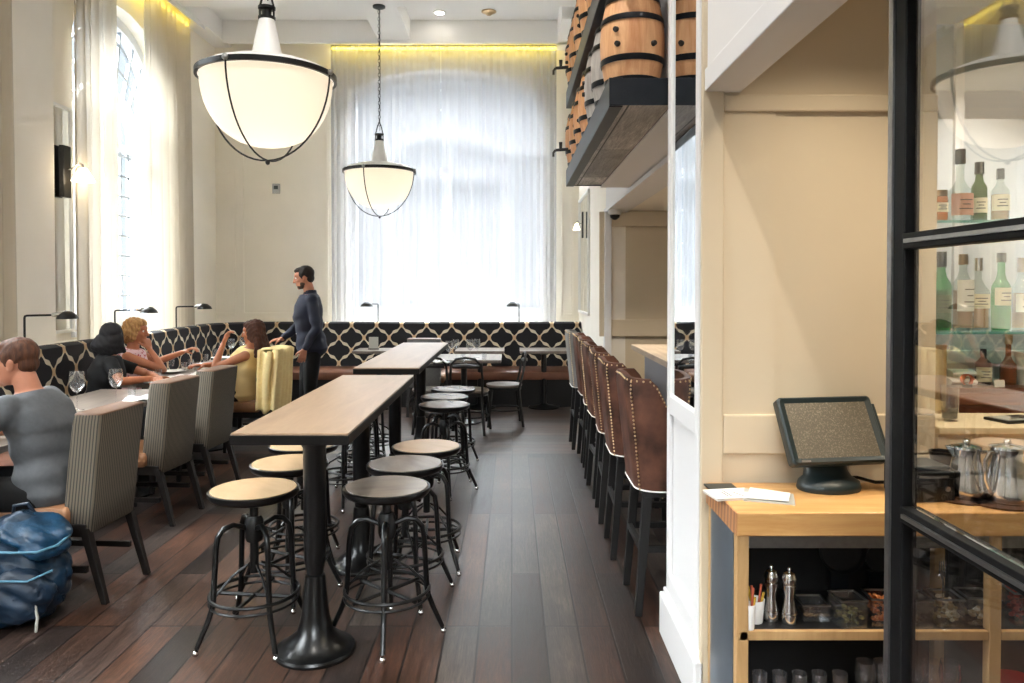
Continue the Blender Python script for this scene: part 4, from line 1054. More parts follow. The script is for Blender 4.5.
# man in the grey T-shirt, seated at the first chair, leaning to his table
person('man with short brown hair in grey T-shirt, seated, seen from behind at left edge', (-2.33, 3.80, 0), radians(92),
       dict(hip=(0,.02,.56), chest=(0,.05,.84), neck=(0,.125,1.035), head=(0,.185,1.165), nod=radians(-8), hturn=radians(6),
            armL=((-.30,.26,.80),(-.12,.44,.80),(.7,.7,0),(0,0,1),.4), armR=((.27,.28,.80),(.05,.42,.80),(-.8,.6,0),(0,0,1),.4),
            legL=((-.10,.04,.52),(-.15,.46,.54),(-.13,.40,.09)), legR=((.10,.04,.52),(.14,.46,.54),(.15,.30,.09))),
       M['cloth_grey'], M['skin'], hair_short(hair_mat('brown_hair', '#2e1a10', '#6a4028')))
person('woman with black bob hair in black T-shirt on banquette, turned away', (-3.42, 6.22, 0), radians(-82),
       dict(hip=(0,0,.55), chest=(0,.05,.83), neck=(.0,.08,1.0), head=(0,.09,1.125), turn=radians(22), hturn=radians(95), nod=radians(-6),
            armL=((-.16,.33,.80),(.02,.46,.79),(1,.3,0),(0,0,1),.3), armR=((.24,.24,.79),(.05,.44,.79),(-.9,.5,0),(0,0,1),.3)),
       M['cloth_black'], M['skin2'], hair_long(hair_mat('black_hair', '#070608', '#17141a'), .13, bob=True), fem=True)
person('blonde woman in pink print top on banquette, chin on hand', (-3.52, 6.80, 0), radians(-72),
       dict(hip=(0,0,.55), chest=(0,.04,.83), neck=(0,.08,1.0), head=(0,.10,1.14), turn=radians(-10), hturn=radians(-15), nod=radians(-4),
            armR=((.15,.34,.80),(.05,.215,.985),(-.4,-.3,.9),(.6,.6,.2),.8), armL=((-.28,.24,.84),(-.20,.47,.93),(.2,.9,.4),(0,-.4,1),.7)),
       M['floral'], M['skin2'], hair_long(hair_mat('blonde_hair', '#8a5f35', '#d3a468'), .06, .004), fem=True, sleeve='none')
person('woman with long brown hair in yellow sleeveless top, seated, hand raised to face', (-2.60, 7.17, 0), radians(88),
       dict(hip=(0,.0,.56), chest=(0,-.04,.83), neck=(0,-.10,.98), head=(0,-.125,1.11), hturn=radians(0), nod=radians(-4),
            armL=((-.24,.15,.80),(-.10,.12,1.02),(.1,-.35,.9),(0,1,.2),.7), armR=((.22,.18,.79),(.0,.36,.80),(-.8,.5,.1),(0,0,1),.4)),
       M['cloth_yellow'], M['skin2'], hair_long(hair_mat('chestnut_hair', '#2d170f', '#5f3522'), .25, .003), fem=True, sleeve='none')
person('dark-haired bearded man standing in navy long-sleeved shirt behind the yellow cardigan', (-2.13, 7.95, 0), radians(112),
       dict(hip=(0,0,.93), chest=(0,.035,1.24), neck=(0,.02,1.49), head=(0,.07,1.645), bulk=1.1, hturn=radians(-14), nod=radians(-12), collar=1, buttons=1,
            armL=((-.27,-.02,1.13),(-.25,.10,.91),(.1,.25,-1),(-1,0,0),.5), armR=((.25,.10,1.13),(.17,.28,1.0),(-.1,.9,-.15),(0,.1,1),.4),
            legL=((-.1,0,.89),(-.11,.03,.48),(-.11,-.01,.09)), legR=((.1,0,.89),(.12,.05,.48),(.13,.06,.09))),
       M['cloth_navy'], M['skin'], hair_short(hair_mat('dark_hair', '#0c0908', '#251a15'), hair_mat('dark_beard', '#33241c', '#5c4536')), sleeve='long', standing=True)
# ================================================================ SERVICE STATION (right foreground)
SX, SY0, SY1, SZ = .705, 2.33, 2.70, .845
t = thing('service_station', 'butcher block service counter on birch frame with steel end panel, right foreground', 'counter', (SX, SY0, 0))
W = 2.3
o = MB().box(0, W, 0, SY1-SY0-.005, SZ-.075, SZ).build('countertop', M['block_top'], t, bevel=.004)
MB().box(-.004, .0, .002, SY1-SY0-.007, SZ-.073, SZ-.002).build('end_grain', M['block_end'], t)
MB().box(.0, .012, .05, SY1-SY0-.055, 0, SZ-.075).build('end_panel', M['steel_panel'], t)
p1 = at(740, 2.35)-SX; p2 = at(998, 2.35)-SX
for a in (.002, p2-.02, W-.06):
    for yy in (.012, SY1-SY0-.05):
        MB().box(a+.0, a+.038, yy, yy+.035, 0, SZ-.075).build('post', M['birch'], t, bevel=.003)
MB().box(.042, W-.06, .018, .04, SZ-.118, SZ-.077).build('top_rail', M['brushed'], t, bevel=.002)
for z, nm in ((.465, 'shelf'), (.128, 'shelf')):
    for x0_, x1_ in ((.012, p2-.022), (p2+.02, W-.06)):
        sh_ = MB().box(x0_, x1_, .03, SY1-SY0-.03, z-.026, z).build(nm, M['inside_dark'], t)
        MB().box(x0_, x1_, .012, .03, z-.028, z+.001).build('shelf_edge', M['birch'], sh_, bevel=.002)
MB().box(.03, W, SY1-SY0-.02, SY1-SY0-.008, .05, SZ-.08).build('back_panel', M['inside_dark'], t)
ZS, ZS2 = .467, .13
# raised ledge behind, right of the alcove wall
t = thing('back_ledge', 'cream raised ledge behind the butcher block counter, under the bottle shelves', 'ledge', (1.55, 2.72, 0))
MB().box(0, 1.85, 0, .30, 0, 1.015).build('ledge_front', M['tan_wall'], t); MB().box(-.0, 1.85, -.01, .31, 1.015, 1.04).build('ledge_top', P('ledge_top', '#d8c7a4', .4), t, bevel=.003)

# ---- terminal
def terminal():
    Y = 2.61; t = thing('touch_terminal', 'dark touchscreen till on swivel base standing on the butcher block', 'till', (at(830,Y), Y-.0, SZ), radians(9)); t.scale = (.96,.96,.98)
    MB().rings([[(rx*cos(a), ry*sin(a)+oy, z) for a in [2*pi*i/32 for i in range(32)]] for rx, ry, oy, z in ((.115,.085,0,0),(.118,.088,0,.008),(.112,.082,0,.03),(.09,.06,.01,.045),(.085,.045,.02,.06),(.08,.035,.025,.10),(.07,.03,.03,.115))]).build('base', M['terminal'], t, smooth=True, angle=50)
    R = Matrix.Translation((0,-.01,.21)) @ Matrix.Rotation(radians(-30), 4, 'X')
    b = MB(); b.m = R
    w, h = .185, .123
    def rr(w, h, y, r=.014):
        pts = []
        for cx, cz, a0 in ((w-r,h-r,0),(-w+r,h-r,pi/2),(-w+r,-h+r,pi),(w-r,-h+r,1.5*pi)):
            for k in range(5): pts.append((cx + r*cos(a0+k*pi/8), y, cz + r*sin(a0+k*pi/8)))
        return pts
    b.rings([rr(w-.05,h-.04,.06), rr(w-.02,h-.02,.045), rr(w,h,.02), rr(w,h,-.012), rr(w-.006,h-.006,-.018)], True, False)
    b.rings([rr(w-.006,h-.006,-.018), rr(w-.026,h-.022,-.012,.004)], False, False); b.build('housing', M['terminal'], t, smooth=True, angle=40)
    b = MB(); b.m = R; b.plate([rect(-w+.026,w-.026,-h+.022,h-.022)], -.0125, -.008, lambda u,v,w_: (u,w_,v)); 
    m, nt, bs = newmat('dusty_screen'); tc = nt.nodes.new('ShaderNodeTexCoord'); n1 = nt.nodes.new('ShaderNodeTexNoise'); n1.inputs['Scale'].default_value = 190; n1.inputs['Detail'].default_value = 4
    r = nt.nodes.new('ShaderNodeValToRGB'); e = r.color_ramp.elements; e[0].position = .5; e[0].color = hexc('#5d564a'); e[1].position = .75; e[1].color = hexc('#8f8776')
    nt.links.new(tc.outputs['Object'], n1.inputs['Vector']); nt.links.new(n1.outputs['Fac'], r.inputs[0]); nt.links.new(r.outputs[0], bs.inputs['Base Color']); bs.inputs['Roughness'].default_value = .3
    b.build('screen', m, t)
    for z_, x0_, x1_, nm in ((-h+.010,-w+.03,-w+.065,'maker_plate'),):
        b = MB(); b.m = R; b.plate([rect(x0_,x1_,z_-.003,z_+.003)], -.0205, -.017, lambda u,v,w_: (u,w_,v)); b.build(nm, M['brushed'], t)
    b = MB(); b.m = R; b.box(w-.001, w+.012, -.012, .02, -h+.03, h-.03); b.build('card_reader', M['terminal'], t, bevel=.003)
    MB().tube([(.07,.03,.03),(.14,.04,.025),(.2,.02,.01),(.27,.03,.006)], .006, 8).build('cable', M['black_paint'], t, smooth=True)
terminal()
# ---- papers
def booklet(px, Y, rz, label, col='paper'):
    t = thing('menu_booklet', label, 'booklet', (at(px,Y), Y, SZ), radians(rz), 'papers left of the till')
    MB().box(-.055,.055,-.075,.075, 0, .008).build('pages', M['paper'], t, bevel=.001)
    MB().box(-.057,.057,-.077,.077, .008, .0095).build('cover', M['paper'], t)
    b = MB()
    for i in range(4):
        x = -.035 + .012*i
        b.box(x, x+.006, -.03+.004*i, -.022+.004*i, .0095, .0098)
    b.box(-.035,.035,.012,.016,.0095,.0098); b.box(-.035,.02,.024,.028,.0095,.0098); b.build('printed_lines', M['black_cloth_ink'], t)
M['paper'] = P('white_paper', '#e2dfda', .6); M['black_cloth_ink'] = P('black_ink', '#2a2a2c', .6)
M['grey_paper'] = P('grey_card', '#a9a8a0', .5)
booklet(732, 2.52, 100, 'white printed menu booklet lying at the left end of the butcher block')
t = thing('folded_paper', 'greyish folded sheet lying between menu booklet and till base', 'paper', (at(770,2.49), 2.49, SZ), radians(72), 'papers left of the till')
MB().hexa([(-.06,-.08,0),(.06,-.08,0),(.06,.08,0),(-.06,.08,0)], [(-.06,-.08,.003),(.06,-.08,.006),(.06,.08,.012),(-.06,.08,.004)]).build('lower_sheet', M['grey_paper'], t)
MB().hexa([(-.05,-.06,.008),(.055,-.07,.008),(.06,.06,.014),(-.05,.07,.008)], [(-.05,-.06,.010),(.055,-.07,.010),(.06,.06,.017),(-.05,.07,.010)]).build('upper_sheet', M['paper'], t)
t = thing('dark_folder', 'thin dark folder under the white menu booklet', 'folder', (at(722,2.62), 2.62, SZ), radians(92)); MB().box(-.04,.04,-.05,.05,0,.006).build('cover', M['terminal'], t, bevel=.001)
# ---- black box and cups right of the steel post
Y = 2.52; t = thing('receipt_printer', 'black boxy printer on the butcher block beside the steel jugs', 'printer', (at(921,Y), Y, SZ), radians(3))
MB().box(-.075,.075,-.08,.09,0,.10).build('body', M['black_paint'], t, bevel=.008); MB().box(-.07,.07,-.06,.07,.10,.115).build('lid', M['terminal'], t, bevel=.006)
MB().cyl((.045,-.081,.045),(.045,-.087,.045),.008,.008,12).build('button', M['brushed'], t, smooth=True); MB().box(-.05,.05,-.082,-.079,.08,.088).build('paper_slot', M['brushed'], t)
Y = 2.62; t = thing('black_cup', 'small black cup on the counter just left of the first steel jug', 'cup', (at(944,Y), Y, SZ)); MB().lathe([(.02,0),(.025,.005),(.04,.11),(.044,.13),(.038,.13),(.03,.02),(0,.015)], n=24).build('bowl', M['black_paint'], t, smooth=True); MB().lathe([(.0,.12),(.036,.12)], n=20).build('drink', M['terminal'], t)
def jug(px, Y, label, rz, H=.165, R=.058):
    s = thing('saucer_mat', 'dark round mat under ' + label.split(',')[0], 'mat', (at(px-6,Y), Y, SZ), 0, 'mats under the jugs')
    MB().lathe([(0,0),(R*1.5,0),(R*1.55,.006),(0,.006)], n=36).build('mat_disc', wood('walnut_mat%d' % px, '#3a2417', '#6e4a30', 4), s, smooth=True)
    t = thing('steel_jug', label, 'jug', (at(px,Y), Y, SZ+.006), rz, 'polished steel jugs on the counter')
    MB().lathe([(0,0),(R*.94,0),(R,.008),(R,.03),(R*.86,H*.55),(R*.72,H*.85),(R*.78,H),(R*.74,H),(R*.68,H*.85),(R*.8,H*.5),(R*.9,.02),(0,.012)], n=40).build('body', M['chrome'], t, smooth=True, angle=50)
    MB().lathe([(0,H+.012),(R*.3,H+.012),(R*.78,H+.004),(R*.8,H-.003),(0,H-.003)], n=32).build('lid', M['chrome'], t, smooth=True, angle=50)
    MB().ball((0,0,H+.02), (.012,.012,.009), 12, 8).build('lid_knob', M['chrome'], t, smooth=True)
    MB().tube([(R*.72,0,H*.92),(R*1.2,0,H*.93),(R*1.5,0,H*.78),(R*1.45,0,H*.45),(R*1.15,0,H*.22),(R*.96,0,H*.2)], .007, 8).build('handle', M['chrome'], t, smooth=True)
    MB().hexa([(-R*.7,-.02,H*.8),(-R*.7,.02,H*.8),(-R*.65,.02,H*.8),(-R*.65,-.02,H*.8)],[(-R*1.1,-.008,H+.002),(-R*1.1,.008,H+.002),(-R*.7,.026,H+.002),(-R*.7,-.026,H+.002)]).build('spout', M['chrome'], t, bevel=.002)
jug(968, 2.49, 'steel jug with lid, left one of the pair beside the black printer', radians(-20))
jug(1009, 2.44, 'larger steel jug, right one of the pair at the right edge', radians(200), .175, .066)

# ---- shelf contents
def mill(px, Y, label):
    t = thing('pepper_mill', label, 'pepper mill', (at(px,Y), Y, ZS), 0, 'steel mills on the station shelf')
    MB().lathe([(0,0),(.024,0),(.025,.006),(.024,.03),(.017,.07),(.016,.09),(.021,.115),(.021,.125),(0,.125)], n=28).build('body', M['chrome'], t, smooth=True, angle=50)
    MB().lathe([(0,.125),(.018,.125),(.022,.135),(.024,.148),(.018,.162),(.006,.168),(0,.168)], n=28).build('head', M['chrome'], t, smooth=True)
    MB().ball((0,0,.174), .007, 10, 8).build('knob', M['chrome'], t, smooth=True); MB().torus((0,0,.035), .0245, .0015, 28, 5).build('ring', M['chrome'], t, smooth=True)
mill(773, 2.42, 'steel pepper mill on the shelf, left of the pair'); mill(791, 2.40, 'steel pepper mill on the shelf, right of the pair')
def cup(px, Y, label, r=.03, h=.075):
    t = thing('white_cup', label, 'cup', (at(px,Y), Y, ZS), 0, 'white cups at the left end of the shelf')
    MB().lathe([(0,0),(r*.75,0),(r*.8,.004),(r,h),(r*.92,h),(r*.72,.008),(0,.008)], n=28).build('wall', M['white_china'], t, smooth=True, angle=50)
    for k in range(4): MB().cyl((r*.2*cos(k*2),r*.2*sin(k*2),.01),(r*.9*cos(k*1.7),r*.9*sin(k*1.7),h+.02+.012*k), .004,.004,6).build('sugar_stick', M['stick_%d' % (k%2)], t)
M['stick_0'] = P('yellow_sachet', '#d8b13c', .6); M['stick_1'] = P('pink_sachet', '#b3563c', .6)
cup(757, 2.41, 'white cup with sticks standing beside the pepper mills'); cup(751, 2.36, 'white cup partly hidden behind the birch post', .02, .08)
FOODS = {'olives': ('#6f6a3a','#4a4422'), 'nuts': ('#c0662e','#d9894a'), 'garlic': ('#e8dcc0','#b59a6a'), 'dark': ('#2c2018','#4b3a2a'), 'red': ('#8c2a1e','#c2493a')}
FM = {k: [P('food_%s_%d' % (k, i), c, .5) for i, c in enumerate(v)] for k, v in FOODS.items()}
M['tub_glass'] = clear_glass('tub_glass', (.93,.94,.94), 2.0, opacity=.01)
def tub(px, Y, label, food, fill=.5, w=.043, h=.085, z=ZS):
    t = thing('glass_tub', label, 'food container', (at(px,Y), Y, z), radians(random.uniform(-5,5)), 'square clear food containers on the station shelf')
    b = MB().plate([rect(-w,w,-w,w), rect(-w+.003,w-.003,-w+.003,w-.003)], 0, h, lambda u,v,q: (u,v,q)); b.box(-w+.003,w-.003,-w+.003,w-.003,0,.003); b.build('tub_wall', M['tub_glass'], t)
    MB().plate([rect(-w-.002,w+.002,-w-.002,w+.002), rect(-w+.004,w-.004,-w+.004,w-.004)], h, h+.005, lambda u,v,q: (u,v,q)).build('rim', M['brushed'], t)
    R = random.Random(px); b = MB(); b2 = MB()
    for i in range(int(70*fill)+12):
        rr = R.uniform(.006,.010); layer = R.random()*fill*h
        (b if i % 2 else b2).ball((R.uniform(-w+.012,w-.012), R.uniform(-w+.012,w-.012), .006+rr*.6+layer), (rr, rr*R.uniform(.6,1), rr*.7), 7, 5, Matrix.Rotation(R.uniform(0,3),3,'Z'))
    tag(b.build('food', FM[food][0], t, smooth=True), kind='stuff'); tag(b2.build('food_pieces', FM[food][1], t, smooth=True), kind='stuff')
tub(814, 2.45, 'nearly empty dark food container right of the pepper mills', 'dark', .15, h=.05)
tub(850, 2.40, 'clear container of dark olives, in the middle of the shelf', 'olives', .45)
tub(883, 2.41, 'clear container of orange brown nuts, next to the steel post', 'nuts', .85)
tub(917, 2.40, 'low filled clear container right of the steel post', 'dark', .3, .04)
tub(947, 2.41, 'clear container heaped with pale cloves, a fork standing in it', 'garlic', .8)
tub(978, 2.42, 'clear container with few white pieces, beside the birch divider', 'garlic', .3)
tub(1024, 2.42, 'clear container of red pieces right of the birch divider', 'red', .9, h=.10)
t = thing('fork', 'steel fork standing upright in the container of pale cloves', 'fork', (at(947,2.42), 2.42, ZS+.03), 0)
MB().tube([(0,0,0),(-.003,0,.09),(-.006,0,.115)], [.004,.003,.005], 8).build('handle', M['chrome'], t, smooth=True)
b = MB().hexa([(-.014,-.002,.112),(.002,-.002,.112),(.002,.001,.112),(-.014,.001,.112)],[(-.018,-.002,.13),(.006,-.002,.13),(.006,.001,.13),(-.018,.001,.13)]); b.build('fork_head', M['chrome'], t)
for i in range(4): MB().cyl((-.0155+.0063*i,0,.128),(-.0165+.0066*i,-.003,.165), .0016,.001,6).build('tine', M['chrome'], t)
# jars of the shelf's rear row and plates
def lathe_thing(name, cat, label, loc, parts, group=None, rz=0):
    t = thing(name, label, cat, loc, rz, group)
    for nm, prof, mat, n in parts: MB().lathe(prof, n=n).build(nm, mat, t, smooth=True, angle=50)
    return t
def tumbler(px, Y, z, label, grp, r=.033, h=.095, mat='glass', drink=None):
    parts = [('glass_wall', [(0,0),(r*.8,0),(r*.84,.004),(r,h),(r*.95,h),(r*.78,.01),(0,.01)], M[mat], 24)]
    if drink: parts.append(('drink', [(0,.012),(r*.77,.012),(r*.84,h*.35),(0,h*.35)], M[drink], 24))
    return lathe_thing('tumbler', 'glass', label, (at(px,Y) if px is not None else 0, Y, z), parts, grp)
M['cola'] = P('dark_drink', '#1d0f0c', .15)
tl = ['leftmost', 'second', 'third', 'fourth', 'fifth', 'sixth']
for i, px in enumerate((762, 782, 802, 822, 843)): tumbler(px, 2.42, ZS2, 'upturned-looking tumbler on the low station shelf, %s of the row left of the steel post' % tl[i], 'tumblers on the low shelf', .024, .165)
def wine_glass(loc, label, grp, s=1.0, n=28):
    return lathe_thing('wine_glass', 'wine glass', label, loc, [
        ('bowl', [(.004*s,.10*s),(.02*s,.108*s),(.036*s,.135*s),(.040*s,.165*s),(.034*s,.215*s),(.032*s,.215*s),(.038*s,.165*s),(.034*s,.137*s),(.018*s,.112*s),(0,.106*s)], M['glass'], n),
        ('stem', [(.004*s,.004*s),(.0035*s,.05*s),(.004*s,.10*s),(.006*s,.105*s)], M['glass'], 10),
        ('foot', [(0,0),(.036*s,0),(.036*s,.002*s),(.012*s,.005*s),(.004*s,.009*s)], M['glass'], n)], grp)
for i, px in enumerate((868, 886, 918, 936, 954)): wine_glass((at(px,2.46), 2.46, ZS2), 'stemmed glass on the low station shelf, %s in the row by the steel post' % tl[i], 'stemmed glasses on the low shelf', .85)
lathe_thing('red_bowl', 'bowl', 'red bowl on the low shelf right of the birch divider', (at(1022,2.44), 2.44, ZS2), [('bowl_wall', [(0,0),(.05,0),(.075,.12),(.07,.12),(.046,.01),(0,.01)], P('red_enamel', '#c8202a', .35), 32), ('rim', [(.072,.118),(.078,.120),(.076,.127),(.071,.125)], P('red_rim', '#e03038', .3), 32)])
# large dark pans at the rear of the upper compartment
for px, zz, r, lab in ((842, ZS, .085, 'dark round pan leaning at the rear of the upper station compartment'), (880, ZS, .05, 'small dark lidded pot at the rear of the station compartment')):
    t = thing('dark_pan', lab, 'pan', (at(px,2.6), 2.6, ZS)); b = MB(); b.m = Matrix.Translation((0,0,r+.085)) @ Matrix.Rotation(radians(80), 4, 'X')
    b.lathe([(0,0),(r*.9,0),(r,.02),(r*.97,.02),(r*.85,.006),(0,.006)], n=36); b.build('pan_body', M['shelf_steel'], t, smooth=True, angle=50)
    MB().box(-.03,.03,.0,.02,0,.09).build('stand', M['shelf_steel'], t)

# ================================================================ BOTTLES behind the bar
def bottle(loc, label, glass, H=.30, R=.037, neck=.014, sh=.62, lab_mat=None, cap='black_paint', lz=(.25,.52), liquid=None, grp='bottles on the glass shelf', nk=.80):
    t = thing('bottle', label, 'bottle', loc, random.uniform(-.3,.3), grp)
    MB().lathe([(0,.004),(R*.9,0),(R,.01),(R,H*sh*.92),(R*.93,H*sh),(R*.55,H*(sh+.08)),(neck,H*(sh+.16)),(neck,H*.97),(neck*1.15,H*.975),(neck*1.15,H*.99),(0,H*.99)], n=28).build('bottle_glass', glass, t, smooth=True, angle=50)
    if liquid: MB().lathe([(0,.01),(R*.9,.01),(R*.9,H*sh*.85),(0,H*sh*.85)], n=24).build('liquid', liquid, t, smooth=True)
    MB().lathe([(0,H*nk),(neck*1.3,H*nk),(neck*1.25,H),(0,H)], n=20).build('cap', M[cap], t, smooth=True)
    if lab_mat:
        v = []; f = []
        for i in range(17):
            a = -pi/2 - 1.25 + 2.5*i/16
            v += [((R+.0008)*cos(a), (R+.0008)*sin(a), H*lz[0]), ((R+.0008)*cos(a), (R+.0008)*sin(a), H*lz[1])]
        for i in range(16): f.append((2*i, 2*i+2, 2*i+3, 2*i+1))
        b = MB(); b.v = v; b.f = f; lb = b.build('label', lab_mat, t, smooth=True)
        b = MB()
        for k, (z, hw) in enumerate(((lz[0]*.3+lz[1]*.7, .55), (lz[0]*.5+lz[1]*.5, .35), (lz[0]*.7+lz[1]*.3, .6))):
            vv = []
            for i in range(7):
                a = -pi/2 - hw + 2*hw*i/6; vv += [((R+.0014)*cos(a), (R+.0014)*sin(a), H*z-.002), ((R+.0014)*cos(a), (R+.0014)*sin(a), H*z+.002)]
            b.add(vv, [(2*i,2*i+2,2*i+3,2*i+1) for i in range(6)])
        b.build('label_print', M['black_cloth_ink'], lb)
    return t
def tinted(n, c, op=.35, rf=1.5): return clear_glass(n, hexc(c)[:3], rf, opacity=op)
G = dict(green=tinted('green_bottle_glass', '#5fd08a', .10, 1.2), clear=tinted('clear_bottle_glass', '#e4ebe9', .05, 1), dark=tinted('dark_olive_glass', '#7d9a5a', .12, 1.2), amber=tinted('amber_glass', '#e0a050', .12, 1.2), black=M['black_paint'])
LB = dict(cream=P('cream_label', '#e3d8b8', .6), white=P('white_label', '#efeeea', .6), pink=P('salmon_label', '#cf9a84', .6), green=P('dull_green_label', '#5a6b46', .6))
LQ = dict(amber=P('amber_spirit', '#c98a4e', .2), rose=P('rose_spirit', '#d7a58f', .2), pale=P('pale_spirit', '#d6d9d0', .2))
YB1 = 3.12; Z1 = hz(330, YB1); Z2 = hz(222, YB1); Z3 = hz(385, 3.2)
for zz, lab in ((Z1, 'clear glass shelf behind the bar carrying the row of tall bottles'), (Z2, 'upper glass shelf behind the bar, just above the steel rail')):
    t = thing('glass_shelf', lab, 'shelf', (1.56, YB1-.10, zz-.012), 0, 'glass shelves behind the bar'); MB().box(0, 1.85, 0, .26, 0, .011).build('glass_plate', tinted('shelf_glass', '#9fd6cf', .25), t, bevel=.002)
    for x in (.02, .6, 1.2, 1.8): MB().box(x, x+.02, .24, .28, -.05, 0).build('bracket', M['chrome'], t)
bottle((at(941,YB1), YB1, Z1), 'green wine bottle with black foil, leftmost on the glass shelf', G['green'], .325, .039, .016, .60, LB['green'], 'black_paint', (.22,.45), liquid=P('green_wine', '#2c5a30', .3))
bottle((at(963,YB1), YB1, Z1), 'clear bottle with tall white label beside the green wine bottle', G['clear'], .315, .040, .014, .62, LB['white'], 'nail', (.25,.66), LQ['rose'], nk=.86)
bottle((at(981,YB1), YB1+.02, Z1), 'clear decanter-like bottle with cream label, third on the glass shelf', G['clear'], .30, .043, .013, .55, LB['cream'], 'chrome', (.3,.5), LQ['amber'], nk=.82)
bottle((at(1001,YB1), YB1, Z1), 'bright green bottle with pale label and brown cap, fourth on the glass shelf', G['green'], .32, .036, .014, .58, LB['cream'], 'dark_wood', (.32,.55), nk=.88)
bottle((at(1022,YB1), YB1, Z1), 'clear bottle with cream label cut by the right edge of the photo', G['clear'], .30, .038, .014, .6, LB['cream'], 'nail', (.25,.5), LQ['amber'])
up = 'bottles on the upper glass shelf'
bottle((at(939,YB1), YB1, Z2), 'short amber bottle at the left end of the upper glass shelf', G['amber'], .13, .030, .022, .80, LB['cream'], 'nail', (.3,.6), grp=up)
bottle((at(959,YB1), YB1, Z2), 'round-shouldered clear bottle with salmon label, upper glass shelf', G['clear'], .30, .048, .015, .42, LB['pink'], 'dark_wood', (.08,.38), grp=up)
bottle((at(981,YB1), YB1+.02, Z2), 'slim olive bottle with cream label, upper glass shelf', G['dark'], .25, .030, .014, .6, LB['cream'], 'black_paint', (.15,.4), grp=up)
bottle((at(999,YB1), YB1, Z2), 'amber spirit bottle with black cap, rightmost of the upper glass shelf', G['clear'], .22, .034, .012, .6, LB['cream'], 'black_paint', (.2,.5), LQ['amber'], grp=up)
# low back-bar drawer unit
t = thing('bar_drawer_unit', 'reddish brown wooden unit behind the ledge, carrying small bottles', 'cabinet', (1.56, 3.1, 1.04)); MB().box(0, 1.8, 0, .3, -1.04, Z3-1.04).build('carcass', wood('mahogany', '#4a2317', '#84482f', 2.5, (1,9,9), .3), t, bevel=.004)
MB().box(.25, 1.2, -.008, 0, .02, Z3-1.06).build('drawer_front', wood('mahogany_front', '#532819', '#8f5236', 2.5, (1,9,9), .25), t, bevel=.004)
low = 'things standing on the mahogany unit'
bottle((at(984,3.2), 3.2, Z3), 'small black bottle with cream label on the mahogany unit', G['black'], .155, .032, .010, .62, LB['cream'], 'black_paint', (.1,.5), grp=low)
bottle((at(1009,3.22), 3.22, Z3), 'golden tapering bottle on the mahogany unit beside the small black bottle', G['amber'], .215, .032, .011, .4, None, 'nail', liquid=LQ['amber'], grp=low)
lathe_thing('glass_cloche', 'cloche', 'round clear glass dome behind the small black bottle', (at(984,3.32), 3.32, Z3), [('dome', [(.075,0),(.076,.06),(.066,.11),(.04,.145),(0,.158)], M['tub_glass'], 36), ('knob', [(0,.158),(.008,.16),(.013,.172),(0,.182)], M['tub_glass'], 16), ('base', [(0,0),(.085,0),(.085,.01),(0,.01)], M['white_china'], 36)])
lathe_thing('paper_cup_stack', 'cup', 'white paper cups stacked at the right end of the mahogany unit', (at(1027,3.2), 3.2, Z3), [('cups', [(0,0),(.03,0),(.038,.06),(.041,.06),(.034,.062),(.040,.12),(.043,.12),(.043,.135),(0,.135)], M['white_china'], 28), ('rim', [(.04,.135),(.045,.135),(.045,.14),(.04,.14)], M['white_china'], 28)])
for i, (px, zz, w_) in enumerate(((953,0,.055),(953,.035,.05))):
    t = thing('folded_towel', ('lower' if i == 0 else 'upper') + ' white folded towel of the two beside the brass cylinder', 'towel', (at(px+6,3.2), 3.2, Z3+zz), 0, 'towels behind the bar'); 
    MB().rings([[(x, y*cos(0)+0, z) for x, y, z in [( w_*sx, .05*cos(a), .0165+.0165*sin(a)) for a in [2*pi*k/16 for k in range(16)]]] for sx in (-1, -.9, .9, 1)]).build('roll', M['linen'], t, smooth=True)
t = lathe_thing('brass_cylinder', 'canister', 'tall pale brass cylinder at the left end behind the ledge', (at(937,3.05), 3.04, 1.04), [('body', [(0,0),(.032,0),(.032,.27),(.028,.27),(.028,.01),(0,.01)], M['nail'], 32), ('rim', [(.03,.268),(.034,.27),(.034,.276),(.03,.276)], M['nail'], 32)])
t = thing('copper_coil', 'small copper coil strainer before the towels behind the bar', 'strainer', (at(968,3.13), 3.13, Z3)); MB().tube([(.03*cos(a*.9)*(1-a/60), .008*sin(a), .03+.022*sin(a*.9)) for a in [i*.45 for i in range(60)]], .003, 5).build('coil', P('copper', '#c1694a', .3, 1), t, smooth=True); MB().cyl((0,0,0),(0,0,.012),.02,.018,16).build('foot', M['black_paint'], t, smooth=True)
tumbler(951, 2.86, 1.04, 'tall glass with a little dark drink on the cream ledge', 'glass on the ledge', .034, .135, 'glass', 'cola')
t = thing('order_pad', 'black order pad lying on the ledge at the right edge', 'pad', (at(1016,2.85), 2.85, 1.04), radians(15)); MB().box(-.09,.09,-.055,.055,0,.012).build('cover', M['black_paint'], t, bevel=.003)
MB().box(-.08,.0,-.045,.045,.012,.0135).build('sheet', M['grey_paper'], t)
t = thing('pen', 'dark pen lying across the order pad', 'pen', (at(1020,2.83), 2.83, 1.0575), radians(30)); MB().cyl((-.06,0,0),(.06,0,0),.004,.0035,8).build('barrel', M['chrome'], t, smooth=True); MB().cyl((.06,0,0),(.072,0,0),.0035,.001,8).build('tip', M['black_paint'], t, smooth=True)
t = thing('price_card', 'small white card propped between the bottles on the mahogany unit', 'card', (at(1001,3.12), 3.12, Z3), radians(-10)); MB().hexa([(-.02,0,0),(.02,0,0),(.02,.012,0),(-.02,.012,0)],[(-.02,.008,.03),(.02,.008,.03),(.02,.01,.03),(-.02,.01,.03)]).build('card_sheet', M['paper'], t)
